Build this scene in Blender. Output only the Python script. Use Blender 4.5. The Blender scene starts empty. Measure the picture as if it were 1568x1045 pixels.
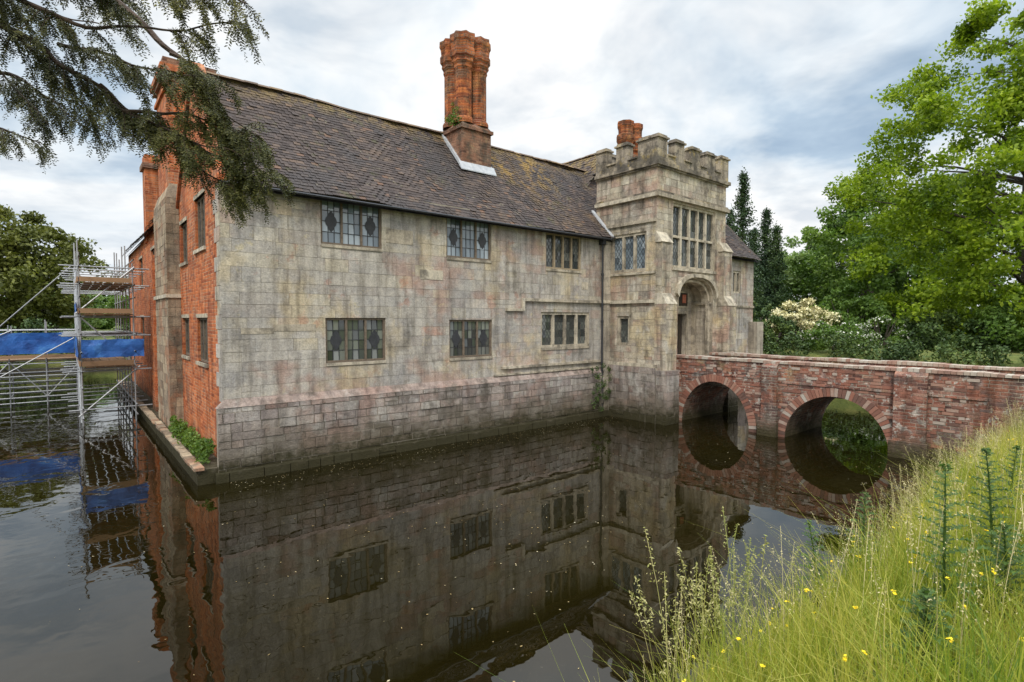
import bpy, math, random
import numpy as np
from mathutils import Vector, Matrix, noise as mnoise
random.seed(7); rng=np.random.default_rng(7)
R=math.radians
scene=bpy.context.scene
ANG=math.atan2(.640,.768); CX,CY=-5.92,10.95
cA,sA=math.cos(ANG),math.sin(ANG)
def L2W(s,t): return (CX+cA*s-sA*t, CY+sA*s+cA*t)
def W2L(x,y):
    x=x-CX;y=y-CY
    return (x*cA+y*sA, -x*sA+y*cA)
# ---------------------------------------------------------------- nodes
def newmat(name):
    m=bpy.data.materials.new(name); m.use_nodes=True
    nt=m.node_tree; b=nt.nodes['Principled BSDF']; return m,nt,b
def nd(nt,typ,props=None,ins=None):
    n=nt.nodes.new(typ)
    for k,v in (props or {}).items(): setattr(n,k,v)
    for k,v in (ins or {}).items():
        if isinstance(v,bpy.types.NodeSocket): nt.links.new(v,n.inputs[k])
        else: n.inputs[k].default_value=v
    return n
def c4(c): return (c[0],c[1],c[2],1)
def mix(nt,f,a,b,blend='MIX'):
    n=nt.nodes.new('ShaderNodeMix'); n.data_type='RGBA'; n.blend_type=blend
    for i,v in ((0,f),(6,a),(7,b)):
        if isinstance(v,bpy.types.NodeSocket): nt.links.new(v,n.inputs[i])
        else: n.inputs[i].default_value=(v if i==0 else c4(v))
    return n.outputs[2]
def mth(nt,op,a,b=0.0,c=0.0,clamp=False):
    n=nt.nodes.new('ShaderNodeMath'); n.operation=op; n.use_clamp=clamp
    for i,v in enumerate((a,b,c)):
        if isinstance(v,bpy.types.NodeSocket): nt.links.new(v,n.inputs[i])
        else: n.inputs[i].default_value=v
    return n.outputs[0]
def mr(nt,v,a,b,c=0.0,d=1.0,smooth=True):
    n=nd(nt,'ShaderNodeMapRange',{'interpolation_type':'SMOOTHSTEP' if smooth else 'LINEAR'},{'Value':v,'From Min':a,'From Max':b,'To Min':c,'To Max':d})
    return n.outputs[0]
def ramp(nt,f,stops):
    n=nt.nodes.new('ShaderNodeValToRGB'); nt.links.new(f,n.inputs[0]); e=n.color_ramp.elements
    e[0].position=stops[0][0]; e[0].color=c4(stops[0][1])
    e[1].position=stops[-1][0]; e[1].color=c4(stops[-1][1])
    for p,c in stops[1:-1]:
        x=e.new(p); x.color=c4(c)
    return n.outputs[0]
def noi(nt,vec,scale,detail=4,rough=.55,out=0,dist=0.0):
    n=nd(nt,'ShaderNodeTexNoise',None,{'Vector':vec,'Scale':scale,'Detail':detail,'Roughness':rough,'Distortion':dist}); return n.outputs[out]
def bumpn(nt,b,h,strength,distance):
    n=nd(nt,'ShaderNodeBump',None,{'Height':h,'Strength':strength,'Distance':distance}); nt.links.new(n.outputs[0],b.inputs['Normal'])
def offv(nt,v,o):
    n=nd(nt,'ShaderNodeVectorMath',{'operation':'ADD'},{0:v}); n.inputs[1].default_value=o; return n.outputs[0]

def masonry(name,bw,rh,ms,cols,mortar,patches=(),stain=None,bump=.5,speck=.3,dist=.03,mfac=.9,bd=.02,rough=.9,streak=.8,samt=.85,moss=None,lowc=.64):
    # bw None -> the stones are real separate blocks, tinted per block
    m,nt,b=newmat(name)
    obj=nd(nt,'ShaderNodeTexCoord').outputs['Object']
    sep=nd(nt,'ShaderNodeSeparateXYZ',None,{0:obj})
    vobj=obj
    if bw:
        xy=mth(nt,'ADD',sep.outputs[0],sep.outputs[1])
        comb=nd(nt,'ShaderNodeCombineXYZ',None,{0:xy,1:sep.outputs[2]}).outputs[0]
        nz=nd(nt,'ShaderNodeTexNoise',None,{'Vector':obj,'Scale':1.7,'Detail':2.0}).outputs['Color']
        sc=nd(nt,'ShaderNodeVectorMath',{'operation':'MULTIPLY_ADD'},{0:nz}); sc.inputs[1].default_value=(dist*2,dist*2,0); nt.links.new(comb,sc.inputs[2])
        br=nd(nt,'ShaderNodeTexBrick',{'offset':.42,'squash':1.35,'squash_frequency':3},{'Vector':sc.outputs[0],'Color1':(0,0,0,1),'Color2':(1,1,1,1),'Mortar':(.5,.5,.5,1),'Scale':1.0,'Mortar Size':ms,'Mortar Smooth':.4,'Bias':0.0,'Brick Width':bw,'Row Height':rh})
        bc,bf=br.outputs['Color'],br.outputs['Fac']
    else:
        bc=nd(nt,'ShaderNodeNewGeometry').outputs['Random Per Island']; bf=None
        sv=nd(nt,'ShaderNodeVectorMath',{'operation':'SCALE'}); sv.inputs[0].default_value=(.4,.15,.25); nt.links.new(bc,sv.inputs['Scale'])
        vobj=nd(nt,'ShaderNodeVectorMath',{'operation':'ADD'},{0:obj,1:sv.outputs[0]}).outputs[0]
    col=ramp(nt,bc,cols)
    for i,(pc,ps,lo,hi,st) in enumerate(patches):
        f=noi(nt,offv(nt,obj,(13.1*i+3,7.7*i,5.3*i)),ps,4,.68)
        if not bf: f=mth(nt,'ADD',f,mth(nt,'MULTIPLY',mth(nt,'SUBTRACT',bc,.5),.05 if i%2 else -.05))
        f=mth(nt,'MULTIPLY',mr(nt,f,lo,hi),st)
        col=mix(nt,f,col,pc)
    if bf:
        mf=mth(nt,'MULTIPLY',bf,mfac)
        mf=mth(nt,'MULTIPLY',mf,mr(nt,noi(nt,obj,1.1,2),.38,.62,.15,1))
        col=mix(nt,mf,col,mortar)
    sp=noi(nt,obj,30,3,.75)
    col=mix(nt,1.0,col,ramp(nt,sp,[(.25,(1-speck,)*3),(.75,(1+speck*.6,)*3)]),'MULTIPLY')
    sp2=noi(nt,vobj,4.5,5,.74)
    col=mix(nt,1.0,col,ramp(nt,sp2,[(.3,(lowc,lowc,lowc*1.03)),(.5,(1,.99,.98)),(.68,(1.16,1.14,1.10))]),'MULTIPLY')
    sv=nd(nt,'ShaderNodeVectorMath',{'operation':'MULTIPLY'},{0:obj}); sv.inputs[1].default_value=(3.2,3.2,.35)
    st=noi(nt,sv.outputs[0],1.6,4,.6)
    col=mix(nt,1.0,col,ramp(nt,st,[(.36,(streak,streak*.985,streak*.96)),(.55,(1.03,1.03,1.03))]),'MULTIPLY')
    if stain:
        z0,z1,scol=stain
        zz=mth(nt,'ADD',sep.outputs[2],mth(nt,'MULTIPLY',mth(nt,'SUBTRACT',noi(nt,obj,1.6,4,.65),.5),1.1))
        col=mix(nt,mr(nt,zz,z0,z1,samt,0),col,scol)
    if moss:
        zz=mth(nt,'ADD',sep.outputs[2],mth(nt,'MULTIPLY',mth(nt,'SUBTRACT',sp2,.5),1.0))
        col=mix(nt,mr(nt,zz,moss[0],moss[1],.92,0),col,moss[2])
    nt.links.new(col,b.inputs['Base Color']); b.inputs['Roughness'].default_value=rough
    b.inputs['Specular IOR Level'].default_value=.25
    h=mth(nt,'ADD',mth(nt,'MULTIPLY',sp2,.9),mth(nt,'MULTIPLY',sp,.5))
    if bf: h=mth(nt,'ADD',h,mth(nt,'MULTIPLY',bf,-.7))
    bumpn(nt,b,h,bump,bd)
    return m
stone=masonry('stone_ashlar',None,0,0,[(0,(.41,.37,.325)),(.22,(.455,.42,.37)),(.45,(.49,.45,.385)),(.65,(.475,.445,.40)),(.85,(.52,.465,.36)),(.95,(.55,.515,.45)),(1,(.45,.33,.27))],(0,0,0),
   patches=[((.42,.265,.205),.40,.50,.61,.66),((.55,.44,.26),.5,.51,.64,.55),((.35,.335,.315),.6,.50,.63,.65),((.44,.20,.13),1.5,.60,.70,.5),((.60,.58,.53),1.3,.57,.69,.5),((.17,.15,.12),.95,.57,.71,.66),((.58,.49,.27),2.3,.62,.71,.45)],bump=.9,bd=.022,speck=.32,streak=.66,lowc=.72)
plinth=masonry('stone_plinth',None,0,0,[(0,(.26,.22,.195)),(.25,(.36,.31,.285)),(.5,(.41,.375,.335)),(.75,(.38,.30,.26)),(.92,(.48,.45,.40)),(1,(.30,.22,.19))],(0,0,0),
   patches=[((.58,.56,.51),1.3,.55,.67,.6),((.36,.23,.185),.7,.51,.63,.55),((.14,.12,.095),1.2,.51,.64,.75)],stain=(.25,1.3,(.115,.095,.062)),bump=1.0,bd=.04,samt=.8,moss=(.16,.60,(.036,.032,.012)),streak=.62,lowc=.68)
tower_m=masonry('stone_tower',None,0,0,[(0,(.35,.305,.25)),(.3,(.48,.425,.34)),(.55,(.52,.45,.33)),(.85,(.56,.515,.42)),(1,(.45,.32,.25))],(0,0,0),
   patches=[((.47,.29,.22),.6,.49,.61,.6),((.58,.47,.27),.8,.51,.63,.6),((.27,.245,.21),1.0,.51,.65,.72),((.14,.12,.095),1.3,.56,.69,.68),((.61,.58,.51),1.6,.57,.68,.5)],stain=(.0,1.3,(.125,.10,.065)),bump=1,bd=.03,streak=.58,moss=(.08,.5,(.045,.038,.015)),speck=.35,lowc=.7)
tower_s=masonry('stone_tower_plain',.6,.28,.006,[(0,(.42,.37,.30)),(1,(.55,.49,.39))],(.3,.26,.21),patches=[((.28,.25,.21),1.3,.5,.64,.7)],bump=.8,streak=.65,stain=(.0,1.2,(.13,.105,.07)),moss=(.05,.45,(.05,.042,.018)))
batt=masonry('stone_battlement',.45,.25,.008,[(0,(.20,.175,.145)),(.5,(.36,.31,.245)),(1,(.47,.39,.26))],(.2,.18,.15),patches=[((.10,.09,.075),1.6,.47,.6,.8),((.48,.36,.13),2.5,.57,.66,.5)],bump=.8,dist=.05,streak=.6)
trim=masonry('stone_trim',None,.5,.004,[(0,(.42,.365,.28)),(.6,(.52,.46,.355)),(1,(.58,.52,.41))],(.3,.27,.22),patches=[((.18,.16,.13),1.9,.49,.63,.72)],bump=.6,streak=.65)
brick=masonry('brick_orange',.23,.077,.009,[(0,(.30,.08,.035)),(.3,(.50,.135,.045)),(.6,(.60,.18,.06)),(.85,(.62,.23,.10)),(1,(.30,.125,.08))],(.46,.31,.2),
   patches=[((.36,.115,.06),.6,.49,.63,.6),((.60,.33,.20),1.5,.56,.68,.55),((.19,.115,.085),.9,.56,.70,.65)],stain=(.1,.7,(.10,.07,.045)),dist=.012,bump=.6,streak=.6)
brick_st=masonry('brick_stack_base',.23,.077,.012,[(0,(.13,.065,.045)),(.5,(.27,.13,.08)),(1,(.34,.2,.13))],(.24,.2,.16),patches=[((.10,.08,.06),1.8,.45,.6,.8),((.40,.28,.15),2.4,.58,.68,.5)],dist=.012)
sidestk=masonry('stack_rubble',None,.2,.012,[(0,(.24,.18,.125)),(.5,(.40,.32,.23)),(1,(.48,.38,.26))],(.28,.22,.17),patches=[((.38,.19,.11),1.2,.5,.62,.7),((.2,.165,.13),1.0,.5,.64,.7)],bump=1,streak=.65)
flue=masonry('brick_flue',.23,.077,.011,[(0,(.20,.06,.03)),(.4,(.43,.125,.045)),(.7,(.55,.185,.06)),(1,(.25,.11,.065))],(.30,.20,.14),patches=[((.12,.07,.045),1.9,.47,.61,.85),((.58,.29,.10),2.3,.54,.66,.5)],dist=.01,streak=.5,bump=.8,speck=.4)
brbrick=masonry('brick_bridge',.24,.08,.012,[(0,(.13,.07,.06)),(.3,(.28,.115,.08)),(.5,(.37,.15,.10)),(.7,(.31,.17,.135)),(.85,(.43,.25,.18)),(1,(.20,.14,.13))],(.42,.37,.30),
   patches=[((.60,.56,.50),5.0,.55,.61,.8),((.14,.10,.09),1.0,.47,.59,.78),((.52,.50,.46),1.8,.58,.68,.6),((.38,.29,.14),1.0,.56,.69,.55),((.44,.15,.075),.7,.56,.66,.5)],stain=(.0,.9,(.11,.085,.055)),dist=.02,bump=1,bd=.028,streak=.58,speck=.4,moss=(.02,.45,(.05,.042,.018)))
def simple(name,cols,scale=6,rough=.8,bump=.3,bd=.01,metal=0.0,spec=.4,isl=0.0):
    m,nt,b=newmat(name); obj=nd(nt,'ShaderNodeTexCoord').outputs['Object']
    f=noi(nt,obj,scale,5,.65)
    if isl>0:
        g=nd(nt,'ShaderNodeNewGeometry').outputs['Random Per Island']
        f=mth(nt,'ADD',mth(nt,'MULTIPLY',f,1-isl),mth(nt,'MULTIPLY',g,isl))
    k=len(cols); st=[(.28+.46*i/(k-1) if isl==0 else (.12+.76*i/(k-1)),c) for i,c in enumerate(cols)]
    nt.links.new(ramp(nt,f,st),b.inputs['Base Color']); b.inputs['Roughness'].default_value=rough; b.inputs['Metallic'].default_value=metal
    b.inputs['Specular IOR Level'].default_value=spec
    if bump: bumpn(nt,b,noi(nt,obj,scale*4,3),bump,bd)
    return m
mortar=simple('lime_mortar',[(.20,.17,.13),(.38,.335,.27)],2.2)
def tilemat():
    m,nt,b=newmat('clay_roof_tile'); obj=nd(nt,'ShaderNodeTexCoord').outputs['Object']
    g=nd(nt,'ShaderNodeNewGeometry').outputs['Random Per Island']
    col=ramp(nt,g,[(0,(.056,.044,.041)),(.4,(.080,.063,.058)),(.8,(.10,.077,.068)),(.95,(.135,.097,.075)),(1,(.165,.097,.066))])
    f=noi(nt,obj,.5,6,.65); col=mix(nt,mth(nt,'MULTIPLY',mr(nt,f,.53,.68),.5),col,(.155,.105,.055))
    f=noi(nt,offv(nt,obj,(9,3,2)),.8,6,.65); col=mix(nt,mth(nt,'MULTIPLY',mr(nt,f,.47,.63),.7),col,(.064,.058,.058))
    f=noi(nt,offv(nt,obj,(2,13,2)),1.6,5,.7); col=mix(nt,mth(nt,'MULTIPLY',mr(nt,f,.58,.68),.6),col,(.085,.085,.04))
    sep=nd(nt,'ShaderNodeSeparateXYZ',None,{0:obj})
    n2=noi(nt,obj,3.5,5,.7)
    for c,w,sl,st in ((8.6,.9,.9,.85),(10.2,1.3,0,.7)):
        d=mth(nt,'ABSOLUTE',mth(nt,'SUBTRACT',mth(nt,'ADD',sep.outputs[0],mth(nt,'MULTIPLY',mth(nt,'SUBTRACT',sep.outputs[2],8.2),sl)),c))
        k=mth(nt,'MULTIPLY',mr(nt,d,0,w,1,0),mth(nt,'MULTIPLY',mr(nt,n2,.44,.60),mr(nt,sep.outputs[2],7.0,8.6,.1,1)))
        col=mix(nt,mth(nt,'MULTIPLY',k,st),col,(.36,.22,.05))
    k=mth(nt,'MULTIPLY',mr(nt,sep.outputs[2],8.6,9.15),mr(nt,n2,.42,.58)); col=mix(nt,mth(nt,'MULTIPLY',k,.6),col,(.27,.19,.07))
    k=mth(nt,'MULTIPLY',mr(nt,n2,.60,.68),mr(nt,noi(nt,obj,9,3),.5,.6)); col=mix(nt,mth(nt,'MULTIPLY',k,.6),col,(.30,.27,.18))
    col=mix(nt,1.0,col,ramp(nt,noi(nt,obj,22,3,.7),[(.25,(.72,.72,.72)),(.75,(1.25,1.25,1.25))]),'MULTIPLY')
    nt.links.new(col,b.inputs['Base Color']); b.inputs['Roughness'].default_value=.85; b.inputs['Specular IOR Level'].default_value=.25
    return m
tile=tilemat()
ridgem=simple('ridge_tile',[(.09,.065,.05),(.17,.115,.075),(.30,.20,.08)],3,isl=.5)
woodd=simple('oak_frame',[(.10,.075,.055),(.22,.17,.12)],12)
woodl=simple('weathered_frame',[(.26,.2,.13),(.40,.32,.21)],10)
lead=simple('lead_flashing',[(.34,.36,.39),(.56,.57,.58)],8,rough=.55)
came=simple('lead_came',[(.025,.027,.03),(.05,.05,.055)],8,rough=.5)
black=simple('dark_void',[(.008,.007,.006),(.02,.017,.013)],4)
steel=simple('galvanised_tube',[(.24,.25,.26),(.42,.43,.44)],5,rough=.45,metal=.3,bump=0,isl=.6)
plank=simple('scaffold_board',[(.20,.12,.065),(.36,.22,.12)],4,isl=.7)
bark=simple('bark',[(.035,.027,.02),(.10,.08,.06)],9,bump=.8,bd=.04)
yewbark=simple('yew_bark',[(.035,.022,.014),(.10,.065,.045)],9,bump=.8,bd=.02)
redcrest=simple('carved_crest',[(.30,.04,.02),(.45,.2,.12)],9)
door=simple('oak_door',[(.02,.015,.01),(.05,.035,.022)],7)
def sheet():
    m,nt,b=newmat('blue_sheeting'); obj=nd(nt,'ShaderNodeTexCoord').outputs['Object']
    f=noi(nt,obj,2.2,4); nt.links.new(ramp(nt,f,[(.3,(.015,.06,.24)),(.6,(.03,.14,.46)),(.75,(.08,.26,.6))]),b.inputs['Base Color'])
    b.inputs['Roughness'].default_value=.45; bumpn(nt,b,f,.6,.1); return m
blue=sheet()
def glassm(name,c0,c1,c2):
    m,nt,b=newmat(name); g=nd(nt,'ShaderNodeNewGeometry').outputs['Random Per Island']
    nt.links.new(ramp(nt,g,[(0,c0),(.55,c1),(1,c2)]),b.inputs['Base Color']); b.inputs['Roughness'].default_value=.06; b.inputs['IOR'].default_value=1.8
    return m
glass=glassm('leaded_glass',(.10,.13,.155),(.20,.25,.285),(.36,.41,.44))  # pale panes: sky reflection and curtains put into the base colour
glassd=glassm('leaded_glass_dark',(.03,.037,.035),(.08,.09,.08),(.20,.21,.185))
def leafmat(name,cols,trans=.35,nscale=.35):
    m,nt,b=newmat(name); obj=nd(nt,'ShaderNodeTexCoord').outputs['Object']
    g=nd(nt,'ShaderNodeNewGeometry').outputs['Random Per Island']
    f=mth(nt,'ADD',mth(nt,'MULTIPLY',g,.5),mth(nt,'MULTIPLY',mr(nt,noi(nt,obj,nscale,2,.6),.3,.7,0,1,False),.5))
    k=len(cols); col=ramp(nt,f,[(.1+.8*i/(k-1),c) for i,c in enumerate(cols)])
    nt.links.new(col,b.inputs['Base Color']); b.inputs['Roughness'].default_value=.55; b.inputs['Specular IOR Level'].default_value=.3
    if trans>0:
        tr=nd(nt,'ShaderNodeBsdfTranslucent'); nt.links.new(mix(nt,1.0,col,(1.5,1.6,.7),'MULTIPLY'),tr.inputs[0])
        ms=nt.nodes.new('ShaderNodeMixShader'); ms.inputs[0].default_value=trans
        nt.links.new(b.outputs[0],ms.inputs[1]); nt.links.new(tr.outputs[0],ms.inputs[2]); nt.links.new(ms.outputs[0],nt.nodes['Material Output'].inputs[0])
    return m
lf_bright=leafmat('leaf_lime',[(.05,.095,.008),(.18,.26,.015),(.36,.44,.03)],.35,.5)
lf_mid=leafmat('leaf_mid',[(.04,.085,.014),(.10,.175,.03),(.19,.28,.05)],.25)
lf_pale=leafmat('leaf_pale',[(.12,.19,.06),(.21,.30,.11),(.31,.39,.17)],.25)
lf_dark=leafmat('leaf_dark',[(.02,.045,.012),(.055,.095,.022),(.12,.165,.03)],0)
lf_con=leafmat('leaf_conifer',[(.016,.036,.016),(.035,.07,.024),(.075,.115,.032)],0)
lf_olive=leafmat('leaf_olive',[(.05,.06,.015),(.11,.125,.025),(.21,.22,.045)],.15)
lf_yew=leafmat('yew_needle',[(.026,.032,.010),(.065,.07,.018),(.17,.16,.038)],0,1.6)
blossom=leafmat('cream_blossom',[(.6,.55,.28),(.78,.72,.42),(.85,.82,.62)],0)
whitebl=leafmat('white_blossom',[(.6,.6,.5),(.8,.8,.72)],0)
grassm=leafmat('grass_blade',[(.10,.17,.02),(.24,.29,.035),(.43,.41,.08),(.58,.49,.18)],.35,.9)
strawm=leafmat('grass_seed',[(.30,.27,.10),(.46,.40,.19),(.56,.48,.28)],0)
reedm=leafmat('reed_green',[(.14,.19,.04),(.30,.31,.09),(.46,.41,.19)],.2)
thist=leafmat('thistle_leaf',[(.04,.085,.02),(.095,.165,.035)],.2)
yellow=leafmat('buttercup',[(.8,.55,.01),(.9,.7,.02)],0)
debris=leafmat('floating_leaf',[(.20,.12,.04),(.36,.27,.12),(.55,.5,.36)],0)
# ---------------------------------------------------------------- mesh helpers
def link(o,parent=None):
    scene.collection.objects.link(o)
    if parent: o.parent=parent
    return o
def empty(name,loc=(0,0,0),rot=0):
    o=bpy.data.objects.new(name,None); o.location=loc; o.rotation_euler=(0,0,rot); o.empty_display_size=.5
    return link(o)
class MB:
    def __init__(s): s.v=[];s.f=[];s.m=[]
    def poly(s,pts,m=0):
        k=len(s.v); s.v+=[tuple(p) for p in pts]; s.f.append(tuple(range(k,k+len(pts)))); s.m.append(m)
    def hexa(s,p,m=0):
        k=len(s.v); s.v+=[tuple(q) for q in p]
        for f in ((0,3,2,1),(4,5,6,7),(0,1,5,4),(1,2,6,5),(2,3,7,6),(3,0,4,7)):
            s.f.append(tuple(k+i for i in f)); s.m.append(m)
    def box(s,x0,x1,y0,y1,z0,z1,m=0):
        s.hexa([(x0,y0,z0),(x1,y0,z0),(x1,y1,z0),(x0,y1,z0),(x0,y0,z1),(x1,y0,z1),(x1,y1,z1),(x0,y1,z1)],m)
    def pb(s,P,u0,u1,z0,z1,d0,d1,m=0):
        s.hexa([P(u0,z0,d0),P(u1,z0,d0),P(u1,z0,d1),P(u0,z0,d1),P(u0,z1,d0),P(u1,z1,d0),P(u1,z1,d1),P(u0,z1,d1)],m)
    def tube(s,path,rad,n=6,m=0):
        k=len(s.v); path=[Vector(p) for p in path]
        for i,p in enumerate(path):
            d=(path[min(i+1,len(path)-1)]-path[max(i-1,0)])
            if d.length<1e-6: d=Vector((0,0,1))
            d.normalize(); a=d.cross(Vector((0,0,1)) if abs(d.z)<.9 else Vector((1,0,0))).normalized(); b=d.cross(a)
            r=rad[i] if hasattr(rad,'__len__') else rad
            for j in range(n):
                t=2*math.pi*j/n; s.v.append(tuple(p+a*math.cos(t)*r+b*math.sin(t)*r))
        for i in range(len(path)-1):
            for j in range(n):
                s.f.append((k+i*n+j,k+i*n+(j+1)%n,k+(i+1)*n+(j+1)%n,k+(i+1)*n+j)); s.m.append(m)
    def ngonprism(s,cx,cy,rads,zs,n=8,m=0,rot=math.pi/8,star=None):
        k=len(s.v)
        for i,(r,z) in enumerate(zip(rads,zs)):
            for j in range(n):
                t=rot+2*math.pi*j/n; rr=r*((1-star[i]) if (star and j%2) else 1); s.v.append((cx+rr*math.cos(t),cy+rr*math.sin(t),z))
        for i in range(len(zs)-1):
            for j in range(n):
                s.f.append((k+i*n+j,k+i*n+(j+1)%n,k+(i+1)*n+(j+1)%n,k+(i+1)*n+j)); s.m.append(m)
        s.f.append(tuple(k+(len(zs)-1)*n+j for j in range(n))); s.m.append(m)
    def obj(s,name,mats,parent=None):
        me=bpy.data.meshes.new(name); me.from_pydata(s.v,[],s.f)
        for q in mats: me.materials.append(q)
        me.polygons.foreach_set('material_index',s.m); me.update()
        return link(bpy.data.objects.new(name,me),parent)
def quadmesh(name,V,mats,parent=None,mi=None):
    V=np.asarray(V,dtype=np.float32).reshape(-1,3); n=len(V)//4
    me=bpy.data.meshes.new(name); me.vertices.add(n*4); me.vertices.foreach_set('co',V.ravel())
    me.loops.add(n*4); me.loops.foreach_set('vertex_index',np.arange(n*4,dtype=np.int32))
    me.polygons.add(n); me.polygons.foreach_set('loop_start',np.arange(0,n*4,4,dtype=np.int32)); me.polygons.foreach_set('loop_total',np.full(n,4,dtype=np.int32))
    for q in mats: me.materials.append(q)
    if mi is not None: me.polygons.foreach_set('material_index',np.asarray(mi,dtype=np.int32))
    me.update(calc_edges=True); me.validate()
    return link(bpy.data.objects.new(name,me),parent)
def unit(a): return a/np.maximum(np.linalg.norm(a,axis=1,keepdims=True),1e-9)
def leaves(C,size,aspect=.55,up=.4):
    n=len(C); N=rng.normal(size=(n,3)); N[:,2]+=up; N=unit(N)
    T=unit(np.cross(N,rng.normal(size=(n,3)))); B=np.cross(N,T)
    s=(size*rng.uniform(.6,1.3,(n,1)))*.5
    return np.stack([C-T*s,C-B*s*aspect,C+T*s,C+B*s*aspect],1)
# ---------------------------------------------------------------- house
house=empty('manor_house',(CX,CY,0),ANG)
FR=lambda c:(lambda u,z,d:(u,c+d,z))
SD=lambda c:(lambda u,z,d:(c+d,u,z))
def wall(mb,P,u0,u1,z0,z1,holes=(),depth=.22,m=0,rm=None):
    us=sorted({u0,u1}|{h[0] for h in holes}|{h[1] for h in holes}); zs=sorted({z0,z1}|{h[2] for h in holes}|{h[3] for h in holes})
    for a,b in zip(us,us[1:]):
        for c,d in zip(zs,zs[1:]):
            um,zm=(a+b)/2,(c+d)/2
            if any(h[0]<um<h[1] and h[2]<zm<h[3] for h in holes): continue
            mb.poly([P(a,c,0),P(b,c,0),P(b,d,0),P(a,d,0)],m)
    r=m if rm is None else rm
    for h in holes:
        a,b,c,d=h
        mb.poly([P(a,c,0),P(a,c,depth),P(a,d,depth),P(a,d,0)],r); mb.poly([P(b,c,0),P(b,c,depth),P(b,d,depth),P(b,d,0)],r)
        mb.poly([P(a,c,0),P(b,c,0),P(b,c,depth),P(a,c,depth)],r); mb.poly([P(a,d,0),P(b,d,0),P(b,d,depth),P(a,d,depth)],r)
def subtract(rects,h):
    out=[]
    for (a,b,c,d) in rects:
        if a>=h[1] or b<=h[0] or c>=h[3] or d<=h[2]: out.append((a,b,c,d)); continue
        if a<h[0]: out.append((a,h[0],c,d))
        if b>h[1]: out.append((h[1],b,c,d))
        a2,b2=max(a,h[0]),min(b,h[1])
        if c<h[2]: out.append((a2,b2,c,h[2]))
        if d>h[3]: out.append((a2,b2,h[3],d))
    return out
def blocks(mb,P,u0,u1,z0,z1,holes,hr,lr,d0=.012,dj=.005,jit=.004,gap=.004,m=0):
    z=z0
    while z<z1-.01:
        h=random.uniform(*hr); e=z+h
        if z1-e<hr[0]*.6: e=z1
        u=u0+0.0
        first=True
        while u<u1-.01:
            l=random.uniform(*lr)*(random.uniform(.4,1) if first else 1)*(1.0 if random.random()<.8 else .6); first=False
            f=min(u1,u+l)
            if u1-f<lr[0]*.4: f=u1
            rects=[(u,f,z,e)]
            if random.random()<.06 and e-z>.2: rects=[(u,f,z,(z+e)/2),(u,f,(z+e)/2,e)]
            for hh in holes: rects=subtract(rects,hh)
            for (a,b,c,d) in rects:
                if b-a<.02 or d-c<.02: continue
                g=gap*random.uniform(.4,1.3); j=lambda:random.uniform(-jit,jit)*.6
                o=-(d0+random.uniform(-dj,dj)); t=[o+random.uniform(-1,1)*dj*.35 for _ in range(4)]
                co=[(a+g+abs(j()),c+g+abs(j())),(b-g-abs(j()),c+g+abs(j())),(b-g-abs(j()),d-g-abs(j())),(a+g+abs(j()),d-g-abs(j()))]
                fr=[P(x,y,tt) for (x,y),tt in zip(co,t)]; bk=[P(x,y,.0) for (x,y) in co]
                k=len(mb.v); mb.v+=fr+bk
                for q in ((0,1,2,3),(0,4,5,1),(1,5,6,2),(2,6,7,3),(3,7,4,0)): mb.f.append(tuple(k+i for i in q)); mb.m.append(m)
            u=f
        z=e
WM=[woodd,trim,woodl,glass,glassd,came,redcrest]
win=MB()
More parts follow.
